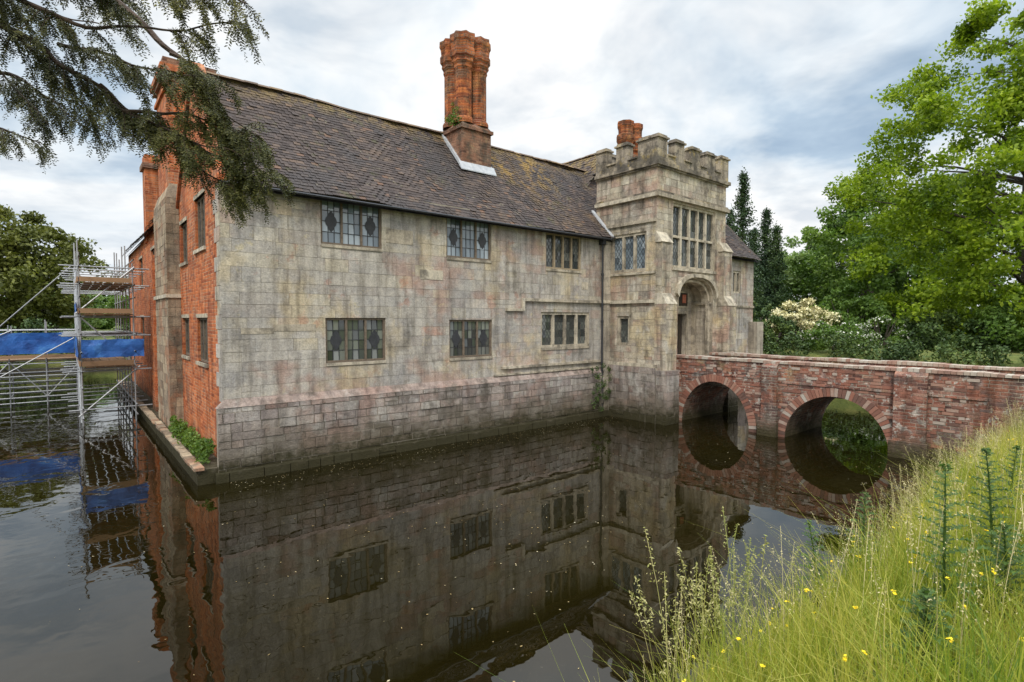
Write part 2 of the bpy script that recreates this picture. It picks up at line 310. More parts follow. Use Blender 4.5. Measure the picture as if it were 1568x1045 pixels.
def window(P,u0,u1,z0,z1,n=3,style=0,cols=3,rows=4,transom=None,roundel=False,g=3,dd=.06,diamond=False):
    fm=(0,1,2)[style]; fw=(.05,.08,.06)[style]; mw=(.05,.085,.065)[style]; d1=dd+(.07,.12,.09)[style]; gd=dd+(.04,.08,.06)[style]
    win.pb(P,u0,u0+fw,z0,z1,dd,d1,fm); win.pb(P,u1-fw,u1,z0,z1,dd,d1,fm)
    win.pb(P,u0+fw,u1-fw,z0,z0+fw,dd,d1,fm); win.pb(P,u0+fw,u1-fw,z1-fw,z1,dd,d1,fm)
    lw=(u1-u0-2*fw-(n-1)*mw)/n
    bands=[(z0+fw,z1-fw)]
    if transom: bands=[(z0+fw,transom-.04),(transom+.04,z1-fw)]; win.pb(P,u0+fw,u1-fw,transom-.04,transom+.04,dd+.005,d1,fm)
    for i in range(n):
        a=u0+fw+i*(lw+mw); b=a+lw
        if i<n-1: win.pb(P,b,b+mw,z0+fw,z1-fw,dd-.004,d1,fm)
        for (c,d) in bands:
            if roundel and i in (0,n-1):
                uc,zc=(a+b)/2,(c+d)/2; pts=[]
                for k in range(16):
                    t=2*math.pi*k/16; rr=1+.14*math.cos(4*t); pts.append(P(uc+.125*rr*math.cos(t),zc+.21*rr*math.sin(t),gd-.014))
                win.poly(pts,5)
            for ci in range(cols):
                for ri in range(rows):
                    ua=a+(b-a)*ci/cols; ub=a+(b-a)*(ci+1)/cols; za=c+(d-c)*ri/rows; zb=c+(d-c)*(ri+1)/rows
                    tu,tz=random.gauss(0,.02),random.gauss(0,.03); hu,hz=(ub-ua)/2,(zb-za)/2
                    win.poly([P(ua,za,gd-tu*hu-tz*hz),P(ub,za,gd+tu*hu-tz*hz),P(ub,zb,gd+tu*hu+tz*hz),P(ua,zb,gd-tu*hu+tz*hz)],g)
            lwid=.0075
            if diamond:
                st=.13; w_,h_=b-a,d-c
                for sgn in (1,-1):
                    x=-h_*.62
                    while x<w_:
                        p0=[x,0]; p1=[x+h_/1.6,h_]
                        if p0[0]<0: p0=[0,(0-x)*1.6]
                        if p1[0]>w_: p1=[w_,(w_-x)*1.6]
                        if p1[1]>p0[1]+.02:
                            q=[(p0[0],p0[1]),(p1[0],p1[1])]
                            if sgn<0: q=[(w_-e[0],e[1]) for e in q]
                            (xa,ya),(xb,yb_)=q; dx,dy=xb-xa,yb_-ya; l=math.hypot(dx,dy); nx,ny=-dy/l*lwid,dx/l*lwid
                            win.poly([P(a+xa-nx,c+ya-ny,gd-.010-.002*sgn),P(a+xb-nx,c+yb_-ny,gd-.010-.002*sgn),P(a+xb+nx,c+yb_+ny,gd-.010-.002*sgn),P(a+xa+nx,c+ya+ny,gd-.010-.002*sgn)],5)
                        x+=st
            else:
                for ci in range(1,cols):
                    u=a+(b-a)*ci/cols; win.pb(P,u-lwid,u+lwid,c,d,gd-.012,gd+.01,5)
                for ri in range(1,rows):
                    z=c+(d-c)*ri/rows; win.pb(P,a,b,z-lwid,z+lwid,gd-.011,gd+.01,5)
HM=[stone,plinth,trim,tower_m,batt,brick,brick_st,black,woodd,lead,redcrest,sidestk,door,mortar,tower_s]
w=MB()
F0=FR(0)
holesF=[(2.05,3.55,5.03,6.1),(5.42,6.93,4.98,6.08),(9.06,10.67,4.9,6.02),(2.13,3.63,2.3,3.34),(5.5,6.95,2.26,3.3),(8.87,11.08,2.42,3.54)]
wall(w,F0,0,12.05,1.6,6.35,holesF,m=13,rm=2)
hsub=[(h[0]-.0,h[1]+.0,h[2]-.07,h[3]) for h in holesF]
blocks(w,F0,-.012,12.0,1.66,6.12,hsub,(.2,.34),(.34,1.05),d0=.010,dj=.0035,gap=.0025,jit=.003,m=0)
for i,h in enumerate(holesF):
    if i in (2,5): window(F0,*h,n=4,style=2 if i==2 else 1,cols=2,rows=4,g=4,diamond=True,dd=.03)
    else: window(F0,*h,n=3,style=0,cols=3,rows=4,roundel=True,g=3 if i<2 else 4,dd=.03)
    w.pb(F0,h[0]-.0,h[1]+.0,h[2]-.07,h[2],-.035,.05,2)
for (a,b,c,d,mm) in [(3.66,4.4,5.2,5.55,2),(1.0,1.9,3.05,3.2,2),(.35,1.0,3.0,3.12,2),(10.7,11.0,4.3,4.55,2),(4.6,5.3,4.35,4.6,2)]:
    w.pb(F0,a,b,c,d,-.020,.02,mm)
w.pb(F0,-.14,12.0,-1,1.5,-.118,0,13)
blocks(w,FR(-.118),-.15,12.0,-.9,1.5,[],(.15,.27),(.2,.65),d0=.022,dj=.016,jit=.012,gap=.006,m=1)
w.hexa([(-.16,-.14,1.5),(12,-.14,1.5),(12,0,1.5),(-.16,0,1.5),(0,-.01,1.66),(12,-.01,1.66),(12,0,1.66),(0,0,1.66)],1)
blocks(w,FR(-.2),-.22,12.0,-.9,.19,[],(.15,.27),(.25,.7),d0=.03,dj=.02,jit=.012,gap=.006,m=1)
w.pb(F0,-.2,12,-1,.19,-.2,0,1)
u=8.15
while u<12:
    e=min(12,u+random.uniform(.5,1.1)); w.pb(F0,u,e-.005,3.86,3.95,-.095,.0,2); u=e
w.pb(F0,8.06,8.15,3.56,3.95,-.09,.0,2); w.pb(F0,7.45,8.06,3.56,3.64,-.08,.0,2)
u=7.3
while u<12:
    e=min(12,u+random.uniform(.5,1.1)); w.pb(F0,u,e-.005,1.86,1.93,-.085,.0,2); u=e
w.pb(F0,7.0,12.0,1.665,1.72,-.06,.0,2)
w.pb(F0,-.02,12.0,6.12,6.2,-.06,.0,8)
SH=[(1.45,2.65,4.95,6.15),(1.45,2.65,2.3,3.35),(3.75,4.75,4.8,5.85),(3.75,4.75,2.35,3.35),(10,11.2,2.3,3.4),(10,11.2,4.7,5.8),(14,15.2,2.3,3.4),(14,15.2,4.7,5.8)]
S0=SD(0)
wall(w,S0,0.001,20,-1,6.2,SH,m=5)
for h in SH: window(S0,*h,n=3 if h[1]<3 else 2,style=0,cols=3,rows=5,g=4); w.pb(S0,h[0]-.05,h[1]+.05,h[2]-.08,h[2],-.05,.05,2); w.pb(S0,h[0]-.05,h[1]+.05,h[3],h[3]+.09,-.02,.05,2)
w.poly([(0,0,6.2),(0,5,6.2),(0,2.5,9.12)],5)
w.poly([(0,5,6.2),(0,20,6.2),(0,20,6.42),(0,5,6.42)],5)
for i in range(15):
    z=1.6+.3*i; L_=(.5 if i%2 else .28)+random.uniform(-.04,.06); w.box(-.018-random.uniform(0,.01),.0,-.012,L_,z+.004,min(6.15,z+.294),0)
for a,b in (((0,-.25,6.0),(0,2.5,9.2)),((0,2.5,9.2),(0,5.2,6.0))):
    a=Vector(a);b=Vector(b); o=Vector((0,0,.17))
    w.hexa([a+Vector((-.07,0,0)),a+Vector((.24,0,0)),b+Vector((.24,0,0)),b+Vector((-.07,0,0)),a+o+Vector((-.07,0,0)),a+o+Vector((.24,0,0)),b+o+Vector((.24,0,0)),b+o+Vector((-.07,0,0))],5)
w.box(-.3,.0,4.95,7.4,-1,6.6,13)
blocks(w,FR(4.95),-.31,0,-.9,6.6,[],(.18,.3),(.2,.4),m=11); blocks(w,SD(-.3),4.94,7.4,-.9,6.6,[],(.18,.3),(.3,.6),m=11)
w.hexa([(-.31,4.93,6.6),(.2,4.93,6.6),(.2,7.4,6.6),(-.31,7.4,6.6),(-.2,5.02,7.0),(.2,5.02,7.0),(.2,7.0,7.0),(-.2,7.0,7.0)],11)
w.box(-.36,.0,4.9,7.45,3.9,4.0,2)
w.box(-.22,.95,5.02,6.9,6.0,9.85,5); w.box(-.28,1.01,4.96,6.96,9.5,9.6,5)
w.box(-.30,1.03,4.94,6.98,9.85,9.97,6); w.box(-.36,1.09,4.88,7.04,9.97,10.14,5); w.box(-.28,1.0,5.0,6.9,10.14,10.35,6)
for x in (.05,.55): w.box(x-.02,x+.14,4.97,5.02,7.4,9.5,5)
w.box(-.06,.6,11.8,12.6,6.2,8.9,5); w.box(-.14,.68,11.72,12.68,8.9,9.08,6); w.box(-.06,.6,11.8,12.6,9.08,9.4,5)
w.box(-.25,.0,8.6,9.4,-1,5.4,5)
w.box(-.5,-.0,-.1,20,-1,.3,1)
blocks(w,SD(-.5),-.1,20,-.5,.3,[],(.16,.28),(.3,.6),d0=.015,m=1)
t=-.16
while t<20:
    e=t+random.uniform(.35,.8); w.box(-.57+random.uniform(-.02,.02),-.40,t,e-.01,.3,.36+random.uniform(-.02,.03),11); t=e
w.poly([(0,20,-1),(12,20,-1),(12,20,6.4),(0,20,6.4)],5)
w.poly([(3,5,-1),(22.5,5,-1),(22.5,5,6.2),(3,5,6.2)],5)
w.poly([(6,5,-1),(6,20,-1),(6,20,6.4),(6,5,6.4)],5)
hr_=[(18.2,19.2,4.6,5.7),(18.2,19.2,2.4,3.4),(20.6,21.3,4.5,5.5)]
wall(w,F0,16.15,22.5,1.6,6.35,hr_,m=13); blocks(w,F0,16.2,22.5,1.6,6.1,hr_,(.2,.34),(.32,.9),m=0); w.pb(F0,16.2,22.6,-1,1.6,-.12,0,1)
for h in hr_: window(F0,*h,n=2,style=1,cols=3,rows=5,g=4,dd=.03)
w.poly([(22.5,0,-1),(22.5,5,-1),(22.5,5,6.2),(22.5,0,6.2)],0); w.poly([(22.5,0,6.2),(22.5,5,6.2),(22.5,2.5,9.1)],0)
w.box(22.1,22.75,-.4,0.0,-1,3.2,14); w.pb(F0,16.2,22.5,3.86,3.95,-.07,0,2); w.pb(F0,16.2,22.5,6.1,6.2,-.07,0,2)
# --- tower
T0,T1=12.0,16.2
TF=FR(-2.0); TL=SD(12.0)
dA,dB,dz=13.2,15.42,4.72
HTF=[(12.87,15.5,5.02,7.12),(dA,dB,1.2,dz)]; HTL=[(-1.62,-.16,4.9,6.15),(-.96,-.46,2.45,3.42)]
wall(w,TF,T0,T1,-1,8.3,HTF,depth=.25,m=13,rm=2)
wall(w,TL,-2,.5,-1,8.3,HTL,m=13,rm=2)
blocks(w,TF,T0-.01,T1+.01,-.9,8.14,[HTF[0],HTF[1]],(.18,.3),(.25,.66),d0=.013,dj=.006,jit=.005,gap=.003,m=3)
blocks(w,TL,-2.01,.5,-.9,8.14,HTL,(.18,.3),(.25,.66),d0=.013,dj=.006,jit=.005,gap=.003,m=3)
w.poly([(T1,-2,-1),(T1,.5,-1),(T1,.5,8.3),(T1,-2,8.3)],14); w.poly([(T0,.5,5),(T1,.5,5),(T1,.5,8.3),(T0,.5,8.3)],14)
w.poly([(T0,-2,8.2),(T1,-2,8.2),(T1,.5,8.2),(T0,.5,8.2)],9)
window(TF,12.87,15.5,5.02,7.12,n=5,style=1,cols=2,rows=4,transom=6.05,g=4,dd=.04,diamond=True)
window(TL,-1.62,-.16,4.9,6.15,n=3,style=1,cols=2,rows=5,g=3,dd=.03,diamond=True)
window(TL,-.96,-.46,2.45,3.42,n=1,style=1,cols=2,rows=4,g=4,dd=.03,diamond=True)
def ring(z0,z1,p,m):
    w.box(T0-p,T1+p,-2-p,-2,z0,z1,m); w.box(T0-p,T0,-2,.5,z0,z1,m); w.box(T1,T1+p,-2,.5,z0,z1,m)
ring(7.20,7.32,.12,2); ring(7.32,7.39,.07,4); ring(8.18,8.30,.13,4); ring(8.12,8.18,.07,4)
w.box(T0-.1,T0,-2,-.0,3.84,3.95,2); w.box(T0-.08,T0,-2,.3,6.42,6.52,2); w.box(T0-.06,T0,-2,.0,4.78,4.86,2)
w.box(T0-.12,12.7,-2.12,-2,1.765,1.87,2); w.box(T0-.12,T0,-2,0,1.765,1.87,2)
w.box(T0-.12,13.0,-2.12,-2,-1,1.76,14); w.box(T0-.12,T0,-2,-.17,-1,1.76,13); w.box(15.6,T1+.12,-2.12,-2,-1,1.76,14)
blocks(w,SD(T0-.12),-2.1,-.2,-.9,1.76,[],(.15,.26),(.2,.5),d0=.016,dj=.012,m=1)
w.box(12.84,15.53,-2.06,-2,4.93,5.02,2)
p=.06
def parapet(u0,u1,fixed,axis,n,inner):
    L=u1-u0; gr_=.85; mwid=L/(n+(n-1)*gr_); gap=mwid*gr_
    def bx(a,b,z0,z1,e=0,m=4):
        if axis=='s': w.box(a-e,b+e,fixed-e if inner>0 else fixed-.28-e,fixed+.28+e if inner>0 else fixed+e,z0,z1,m)
        else: w.box(fixed-e if inner>0 else fixed-.28-e,fixed+.28+e if inner>0 else fixed+e,a-e,b+e,z0,z1,m)
    bx(u0,u1,8.30,8.54)
    x=u0
    for i in range(n):
        h=9.04+random.uniform(-.03,.04)
        bx(x,x+mwid,8.54,h); bx(x,x+mwid,h,h+.055,.05,4); bx(x+.02,x+mwid-.02,h+.055,h+.12,.0,4)
        if i<n-1: bx(x+mwid+.055,x+mwid+gap-.055,8.54,8.59,.045,4)
        x+=mwid+gap
parapet(T0-p,T1+p,-2-p,'s',5,1)
parapet(-2-p+.285,.5,T0-p,'t',3,1)
parapet(-2-p+.285,.5,T1+p,'t',3,-1)
parapet(T0+.23,T1-.23,.5,'s',4,-1)
def butt(s0,s1):
    w.box(s0,s1,-2.42,-2.0,-1,3.8,13); w.box(s0-.06,s1+.06,-2.5,-2.0,-1,1.7,13)
    blocks(w,FR(-2.5),s0-.07,s1+.07,-.9,1.7,[],(.2,.32),(.25,.45),d0=.014,dj=.01,m=1); blocks(w,SD(s0-.06),-2.51,-2.12,-.9,1.7,[],(.2,.32),(.2,.3),d0=.014,dj=.008,m=1)
    blocks(w,FR(-2.42),s0-.01,s1+.01,1.7,3.8,[],(.2,.32),(.25,.45),d0=.012,dj=.008,m=3); blocks(w,SD(s0),-2.43,-2.0,1.7,3.8,[],(.2,.32),(.2,.44),d0=.012,dj=.008,m=3)
    w.hexa([(s0-.02,-2.45,3.8),(s1+.02,-2.45,3.8),(s1,-2,3.8),(s0-.02,-2,3.8),(s0,-2.24,4.15),(s1,-2.24,4.15),(s1,-2,4.15),(s0,-2,4.15)],2)
    w.box(s0+.03,s1-.03,-2.225,-2,4.1,5.75,13); blocks(w,FR(-2.225),s0+.02,s1-.02,4.1,5.75,[],(.2,.32),(.25,.45),d0=.012,dj=.006,m=3); blocks(w,SD(s0+.03),-2.235,-2.0,4.1,5.75,[],(.2,.32),(.2,.3),d0=.012,dj=.006,m=3)
    w.hexa([(s0-.02,-2.28,5.75),(s1+.02,-2.28,5.75),(s1+.02,-2,5.75),(s0-.02,-2,5.75),(s0,-2.02,6.1),(s1,-2.02,6.1),(s1,-2,6.1),(s0,-2,6.1)],2)
butt(T0-.06,12.5); butt(15.72,T1+.1)
w.box(T0-.3,T0,-.16,.0,-1,6.0,14); w.box(T0-.36,T0,-.2,.0,3.86,3.97,2)
n=16; cx=(dA+dB)/2; hw=(dB-dA)/2; zsp=4.0; DB=-1.2
def arch(x):
    k=abs((x-cx)/hw); return zsp+(dz-zsp-.02)*math.sqrt(max(0,1-k**2.6))
xs=[cx-hw*math.cos(math.pi*i/n) for i in range(n+1)]
for a,b in zip(xs,xs[1:]):
    w.poly([(a,-2.012,arch(a)),(b,-2.012,arch(b)),(b,-2.012,dz+.01),(a,-2.012,dz+.01)],14)
    w.poly([(a,-2.012,arch(a)),(b,-2.012,arch(b)),(b,DB,arch(b)),(a,DB,arch(a))],2)
    for e0,e1,dp in ((.05,.17,.12),(-.1,-.02,-.12)):
        def q(x,e):
            f=1+e/hw; return (cx+(x-cx)*f, arch(x)+e*1.0)
        (a0,za0),(b0,zb0),(a1,za1),(b1,zb1)=q(a,e0),q(b,e0),q(a,e1),q(b,e1)
        w.hexa([(a0,-2-dp,za0),(b0,-2-dp,zb0),(b0,-1.9 if dp>0 else -1.6,zb0),(a0,-1.9 if dp>0 else -1.6,za0),(a1,-2-dp,za1),(b1,-2-dp,zb1),(b1,-1.9 if dp>0 else -1.6,zb1),(a1,-1.9 if dp>0 else -1.6,za1)],2)
w.poly([(dA,-1.75,1.2),(dA,DB,1.2),(dA,DB,4.8),(dA,-1.75,4.8)],2); w.poly([(dB,-1.75,1.2),(dB,DB,1.2),(dB,DB,4.8),(dB,-1.75,4.8)],14)
w.poly([(dA,-2,1.28),(dB,-2,1.28),(dB,DB,1.28),(dA,DB,1.28)],2)
wall(w,FR(DB),dA,dB,1.2,4.8,[(13.7,14.92,1.28,3.5)],depth=.2,m=14)
w.box(13.7,14.92,DB+.13,DB+.18,1.28,3.5,12)
for i in range(6): w.box(13.72+i*.2,13.9+i*.2,DB+.115,DB+.13,1.3,3.48,12)
w.box(13.62,15.0,DB-.06,DB,3.52,3.62,2); w.box(14.93,15.02,DB-.06,DB,1.28,3.52,2)
w.box(14.35,15.05,DB-.05,DB,3.74,4.32,2); w.box(14.45,14.95,DB-.08,DB-.05,3.8,4.26,12); w.box(14.6,14.82,DB-.1,DB-.08,3.9,4.2,10)
w.box(dB-.12,dB,-1.9,-1.78,1.28,3.9,2); w.box(dB-.1,dB,DB-.14,DB,1.28,3.9,2)
w.box(dB-.1,dB,-1.95,DB,3.85,3.94,2)
w.box(6.92,8.02,1.42,2.62,7.0,9.12,6); w.box(6.86,8.08,1.36,2.68,9.12,9.22,6)
w.hexa([(6.9,1.4,9.22),(8.04,1.4,9.22),(8.04,2.64,9.22),(6.9,2.64,9.22),(7.0,1.5,9.36),(7.95,1.5,9.36),(7.95,2.55,9.36),(7.0,2.55,9.36)],6)
w.obj('walls',HM,house)
fl=MB()
zr=lambda t:6.05+(t+.3)*3.1/2.8
for (a,b,c,d) in ((6.8,8.14,1.28,1.42),):
    fl.hexa([(a,c,zr(c)+.03),(b,c,zr(c)+.03),(b,d,zr(d)+.03),(a,d,zr(d)+.03),(a,c,zr(c)+.06),(b,c,zr(c)+.06),(b,d,zr(d)+.16),(a,d,zr(d)+.16)],0)
for a,b in ((6.84,6.92),(8.02,8.1)):
    c,d=1.42,2.5
    fl.hexa([(a,c,zr(c)+.0),(b,c,zr(c)+.0),(b,d,zr(d)+.0),(a,d,zr(d)+.0),(a,c,zr(c)+.12),(b,c,zr(c)+.12),(b,d,zr(d)+.12),(a,d,zr(d)+.12)],0)
for a,b in ((11.84,11.98),):
    c,d=-.3,.6
    fl.hexa([(a,c,zr(c)+.0),(b,c,zr(c)+.0),(b,d,zr(d)+.0),(a,d,zr(d)+.0),(a,c,zr(c)+.1),(b,c,zr(c)+.1),(b,d,zr(d)+.1),(a,d,zr(d)+.1)],0)
fl.box(16.23,16.34,-.3,.5,6.1,6.9,0)
fl.tube([(11.62,-.11,.2),(11.62,-.11,6.0)],.035,8,1); fl.box(11.54,11.7,-.2,0,5.85,6.1,1)
for z in (1.5,3.2,4.8): fl.tube([(11.62,-.11,z),(11.62,-.11,z+.08)],.05,8,1)
fl.tube([(-.05,-.36,6.02),(6,-.36,6.0),(11.8,-.36,6.01)],.03,6,1)
fl.obj('lead_and_downpipes',[lead,came],house)
ch=MB()
for (x,y) in ((7.2,1.74),(7.75,1.74),(7.2,2.32),(7.75,2.32)):
    zs=[9.34,9.44,9.5,9.56,10.95,11.03,11.11,11.2,11.28,11.36,11.54,11.60,11.76,11.84,12.02]
    rs=[.335,.335,.31,.26,.26,.31,.30,.36,.35,.41,.41,.37,.39,.43,.42]
    st=[0,0,0,.0,.0,.08,.08,.12,.12,.15,.15,.13,.15,.17,.17]
    ch.ngonprism(x,y,rs,zs,16,0,star=st)
    for j in range(8):
        a=math.pi/8+j*math.pi/4; ch.tube([(x+.255*math.cos(a),y+.255*math.sin(a),9.56),(x+.255*math.cos(a),y+.255*math.sin(a),11.05)],.025,4,0)
for (x,y) in ((17.1,3.3),(17.75,3.3)):
    ch.ngonprism(x,y,[.27,.27,.33,.33,.38,.42,.42,.33,.34,.38,.38],[9.6,10.9,10.95,11.15,11.25,11.35,11.55,11.6,11.85,11.95,12.15],8,0)
ch.obj('octagonal_chimney_flues',[flue],house)
sb=MB(); sb.box(16.8,18.05,2.95,3.7,7.5,10.7,0); sb.obj('rear_stack',[brick_st],house)
win.obj('windows',WM,house)
# --- roofs
def roof(mb,O,A,B,Lw,Ln,g=.115,tw=.165):
    O=Vector(O);A=Vector(A).normalized();B=Vector(B).normalized();N=A.cross(B)
    if N.z<0: N=-N
    def sag(x,y):
        return .11*mnoise.noise(Vector((x*.35+O.x,y*.4,1.3)))+.04*mnoise.noise(Vector((x*1.5,y*1.2,4)))-.03*math.sin(math.pi*min(1,max(0,y/Ln)))
    rows=int(Ln/g)+1
    for i in range(rows):
        y=i*g; x=-.5*tw*(i%2)+random.uniform(-.01,.01)
        while x<Lw:
            wv=tw*random.uniform(.95,1.03); l=.018+random.uniform(-.005,.008)+(.02 if random.random()<.01 else 0); x1=min(x+wv-.004,Lw+.03)
            y1=min(y+g*1.5,Ln+.02); h=sag(x,y); h1=sag(x,y1); dy=random.uniform(-.01,.01)
            p0=O+A*x+B*(y+dy)+N*(h+l); p1=O+A*x1+B*(y+dy)+N*(h+l+random.uniform(-.004,.004)); p2=O+A*x1+B*y1+N*(h1+.001); p3=O+A*x+B*y1+N*(h1+.001)
            k=len(mb.v); mb.v+=[tuple(p0),tuple(p1),tuple(p2),tuple(p3),tuple(p0-N*.018),tuple(p1-N*.018)]
            mb.f+=[(k,k+1,k+2,k+3),(k,k+1,k+5,k+4)]; mb.m+=[0,0]
            x+=wv
    mb.poly([O-N*.13,O+A*Lw-N*.13,O+A*Lw+B*Ln-N*.13,O+B*Ln-N*.13],1)
rf=MB()
SL=Vector((0,2.8,3.1))
roof(rf,(.1,-.3,6.05),(1,0,0),SL,22.5,SL.length)
roof(rf,(.1,5.3,6.05),(1,0,0),(0,-2.8,3.1),22.5,SL.length,g=.23,tw=.33)
S2=Vector((2.9,0,3.4))
roof(rf,(-.25,5.3,6.38),(0,1,0),S2,14.9,S2.length,g=.16,tw=.2)
roof(rf,(5.55,5.3,6.38),(0,1,0),(-2.9,0,3.4),14.9,S2.length,g=.3,tw=.4)
S3=Vector((2.2,0,2.6)); roof(rf,(11.9,1.8,7.3),(0,1,0),S3,6.0,S3.length,g=.16,tw=.2); roof(rf,(16.3,1.8,7.3),(0,1,0),(-2.2,0,2.6),6.0,S3.length,g=.25,tw=.33)
def ridge(a,b,rad=.10):
    a=Vector(a);b=Vector(b);d=(b-a);L=d.length;d.normalize();sd=d.cross(Vector((0,0,1))).normalized(); x=0
    while x<L:
        l=.3; f=lambda xx:.055*mnoise.noise(Vector((xx*.5,a.y,2))); j1=random.uniform(-.008,.008)
        p=a+d*x+Vector((0,0,f(x)+j1)); q=a+d*min(x+l+.01,L)+Vector((0,0,f(x+l)+j1+random.uniform(-.006,.006)))
        k=len(rf.v)
        for e in (p,q):
            for an in (-78,-40,0,40,78): rf.v.append(tuple(e+sd*rad*1.3*math.sin(R(an))+Vector((0,0,rad*math.cos(R(an))-.03))))
        for j in range(4): rf.f.append((k+j,k+j+1,k+6+j,k+5+j)); rf.m.append(2)
        x+=l
ridge((.2,2.5,9.17),(22.6,2.5,9.17)); ridge((2.65,5.3,9.8),(2.65,20.2,9.8)); ridge((14.1,2,9.92),(14.1,7.8,9.92))
rf.obj('tiled_roof',[tile,black,ridgem],house)
def cluster(C,r,n,size,fl=(1,1,.7)):
    d=unit(rng.normal(size=(n,3)))*(rng.uniform(0,1,(n,1))**.4)*r*np.array(fl)
    return leaves(np.array(C)+d,size)
V=[cluster((6.85,1.7,9.4),.26,170,.08),cluster((6.9,1.7,9.7),.16,90,.06),cluster((6.6,1.75,9.35),.12,40,.06),cluster((6.95,2.0,10.0),.08,30,.05)]
quadmesh('stack_weeds',np.concatenate(V),[lf_mid],house)
V=[]
for i in range(26):
    V.append(cluster((11.55+random.uniform(-.55,.35),-.28+random.uniform(-.1,.08),.5+i*.045+random.uniform(-.25,.25)),random.uniform(.06,.17),38,.06,(1,.6,1)))
iv=empty('ivy_plant',(CX,CY,0),ANG); quadmesh('ivy_leaves',np.concatenate(V),[lf_dark],iv)
V=[]
for i in range(40):
    t=.3+4.4*(i/40)+random.uniform(-.1,.1)
    V.append(cluster((-.28+random.uniform(-.12,.1),t,.40+random.uniform(0,.28)),random.uniform(.08,.2),55,.085,(.9,1.2,1.1)))
iv=empty('ledge_weeds',(CX,CY,0),ANG); quadmesh('weed_leaves',np.concatenate(V),[lf_mid],iv)
# ---------------------------------------------------------------- bridge
bridge=empty('brick_bridge',(CX,CY,0),ANG)
b=MB(); s0,s1=13.0,15.6; top=2.06
arches=[(-2.35,-4.6,1.4),(-5.62,-8.1,1.3)]
def ab(t):
    for a,bb,h in arches:
        c=(a+bb)/2;hw=abs(a-bb)/2
        if abs(t-c)<hw: return h*math.sqrt(1-((t-c)/hw)**2)-.02
    return -1.0
ts=set(np.round(np.arange(-13.5,-2.0,.5),3).tolist())|{-2.0}
for a,bb,h in arches:
    c=(a+bb)/2;hw=abs(a-bb)/2
    ts={t for t in ts if abs(t-c)>hw}
    ts|={c+hw*math.cos(math.pi*i/28) for i in range(29)}
ts=sorted(ts)
for a,c in zip(ts,ts[1:]):
    mid=(a+c)/2; inside=ab(mid)>-.9
    za=max(ab(a),-.3) if inside else -1; zc=max(ab(c),-.3) if inside else -1
    for s in (s0,s1): b.poly([(s,a,za),(s,c,zc),(s,c,top),(s,a,top)],0)
    if inside: b.poly([(s0,a,za),(s0,c,zc),(s1,c,zc),(s1,a,za)],0)
for a,bb,h in arches:
    for e in (a,bb): b.poly([(s0,e,-1),(s1,e,-1),(s1,e,0),(s0,e,0)],0)
b.box(s0+.34,s1-.34,-13.5,-2.0,1.2,1.28,2)
for s in (s0+.34,s1-.34): b.poly([(s,-13.5,1.2),(s,-2,1.2),(s,-2,top),(s,-13.5,top)],0)
for sa,sb2 in ((s0-.035,s0+.38),(s1-.38,s1+.035)):
    t=-13.5
    while t<-2.02:
        l=.115; dz_=.012*mnoise.noise(Vector((t*1.2,sa,0)))*3+random.uniform(-.005,.005)
        b.box(sa+random.uniform(-.008,.008),sb2,t,t+l-.008,top+.0,top+.075+dz_,3); t+=l
b.box(s0-.03,s0,-9.9,-4.9,1.52,1.58,0)
b.box(s0-.02,s0,-4.9,-2.1,1.58,1.63,0)
for i in range(420):
    t=random.uniform(-9.8,-2.2); z=.08*int(random.uniform(4,25))
    if ab(t)+.28>z or ab(t+.2)+.28>z: continue
    l=random.choice((.11,.22)); b.box(s0-random.uniform(.006,.02),s0+.01,t,t+l,z,z+.068,1)
for a,c in ((-5.42,-5.0),(-8.85,-8.2)):
    b.box(s0-.14,s0,a,c,-1,top-.1,0); b.hexa([(s0-.14,a,top-.1),(s0,a,top-.1),(s0,c,top-.1),(s0-.14,c,top-.1),(s0-.03,a,top),(s0,a,top),(s0,c,top),(s0-.03,c,top)],0)
    b.box(s0-.24,s0-.1,a-.06,c+.06,-1,.4,0)
for a,bb,h in arches:
    c=(a+bb)/2;hw=abs(a-bb)/2; n=int(math.pi*(hw+h)/2/.085)
    for k in range(n):
        t0=math.pi*(k+.04)/n; t1=math.pi*(k+.93)/n
        def pt(t,e):
            x,z=hw*math.cos(t),h*math.sin(t); nx,nz=math.cos(t)/hw,math.sin(t)/h; l=math.hypot(nx,nz); return (c+x+nx/l*e, z+nz/l*e-.02)
        i0,i1,o0,o1=pt(t0,0),pt(t1,0),pt(t0,.225),pt(t1,.225); f=s0-.018-random.uniform(0,.008)
        b.hexa([(f,i0[0],i0[1]),(f,i1[0],i1[1]),(s0+.02,i1[0],i1[1]),(s0+.02,i0[0],i0[1]),(f,o0[0],o0[1]),(f,o1[0],o1[1]),(s0+.02,o1[0],o1[1]),(s0+.02,o0[0],o0[1])],1)
copm=simple('bridge_header_brick',[(.12,.075,.06),(.29,.12,.08),(.35,.19,.135),(.44,.40,.34)],5,isl=.7,bump=.6)
copt=simple('bridge_coping',[(.17,.11,.09),(.34,.2,.15),(.42,.35,.28),(.52,.49,.43)],3,isl=.5,bump=.6)
b.obj('bridge_masonry',[brbrick,copm,trim,copt],bridge)
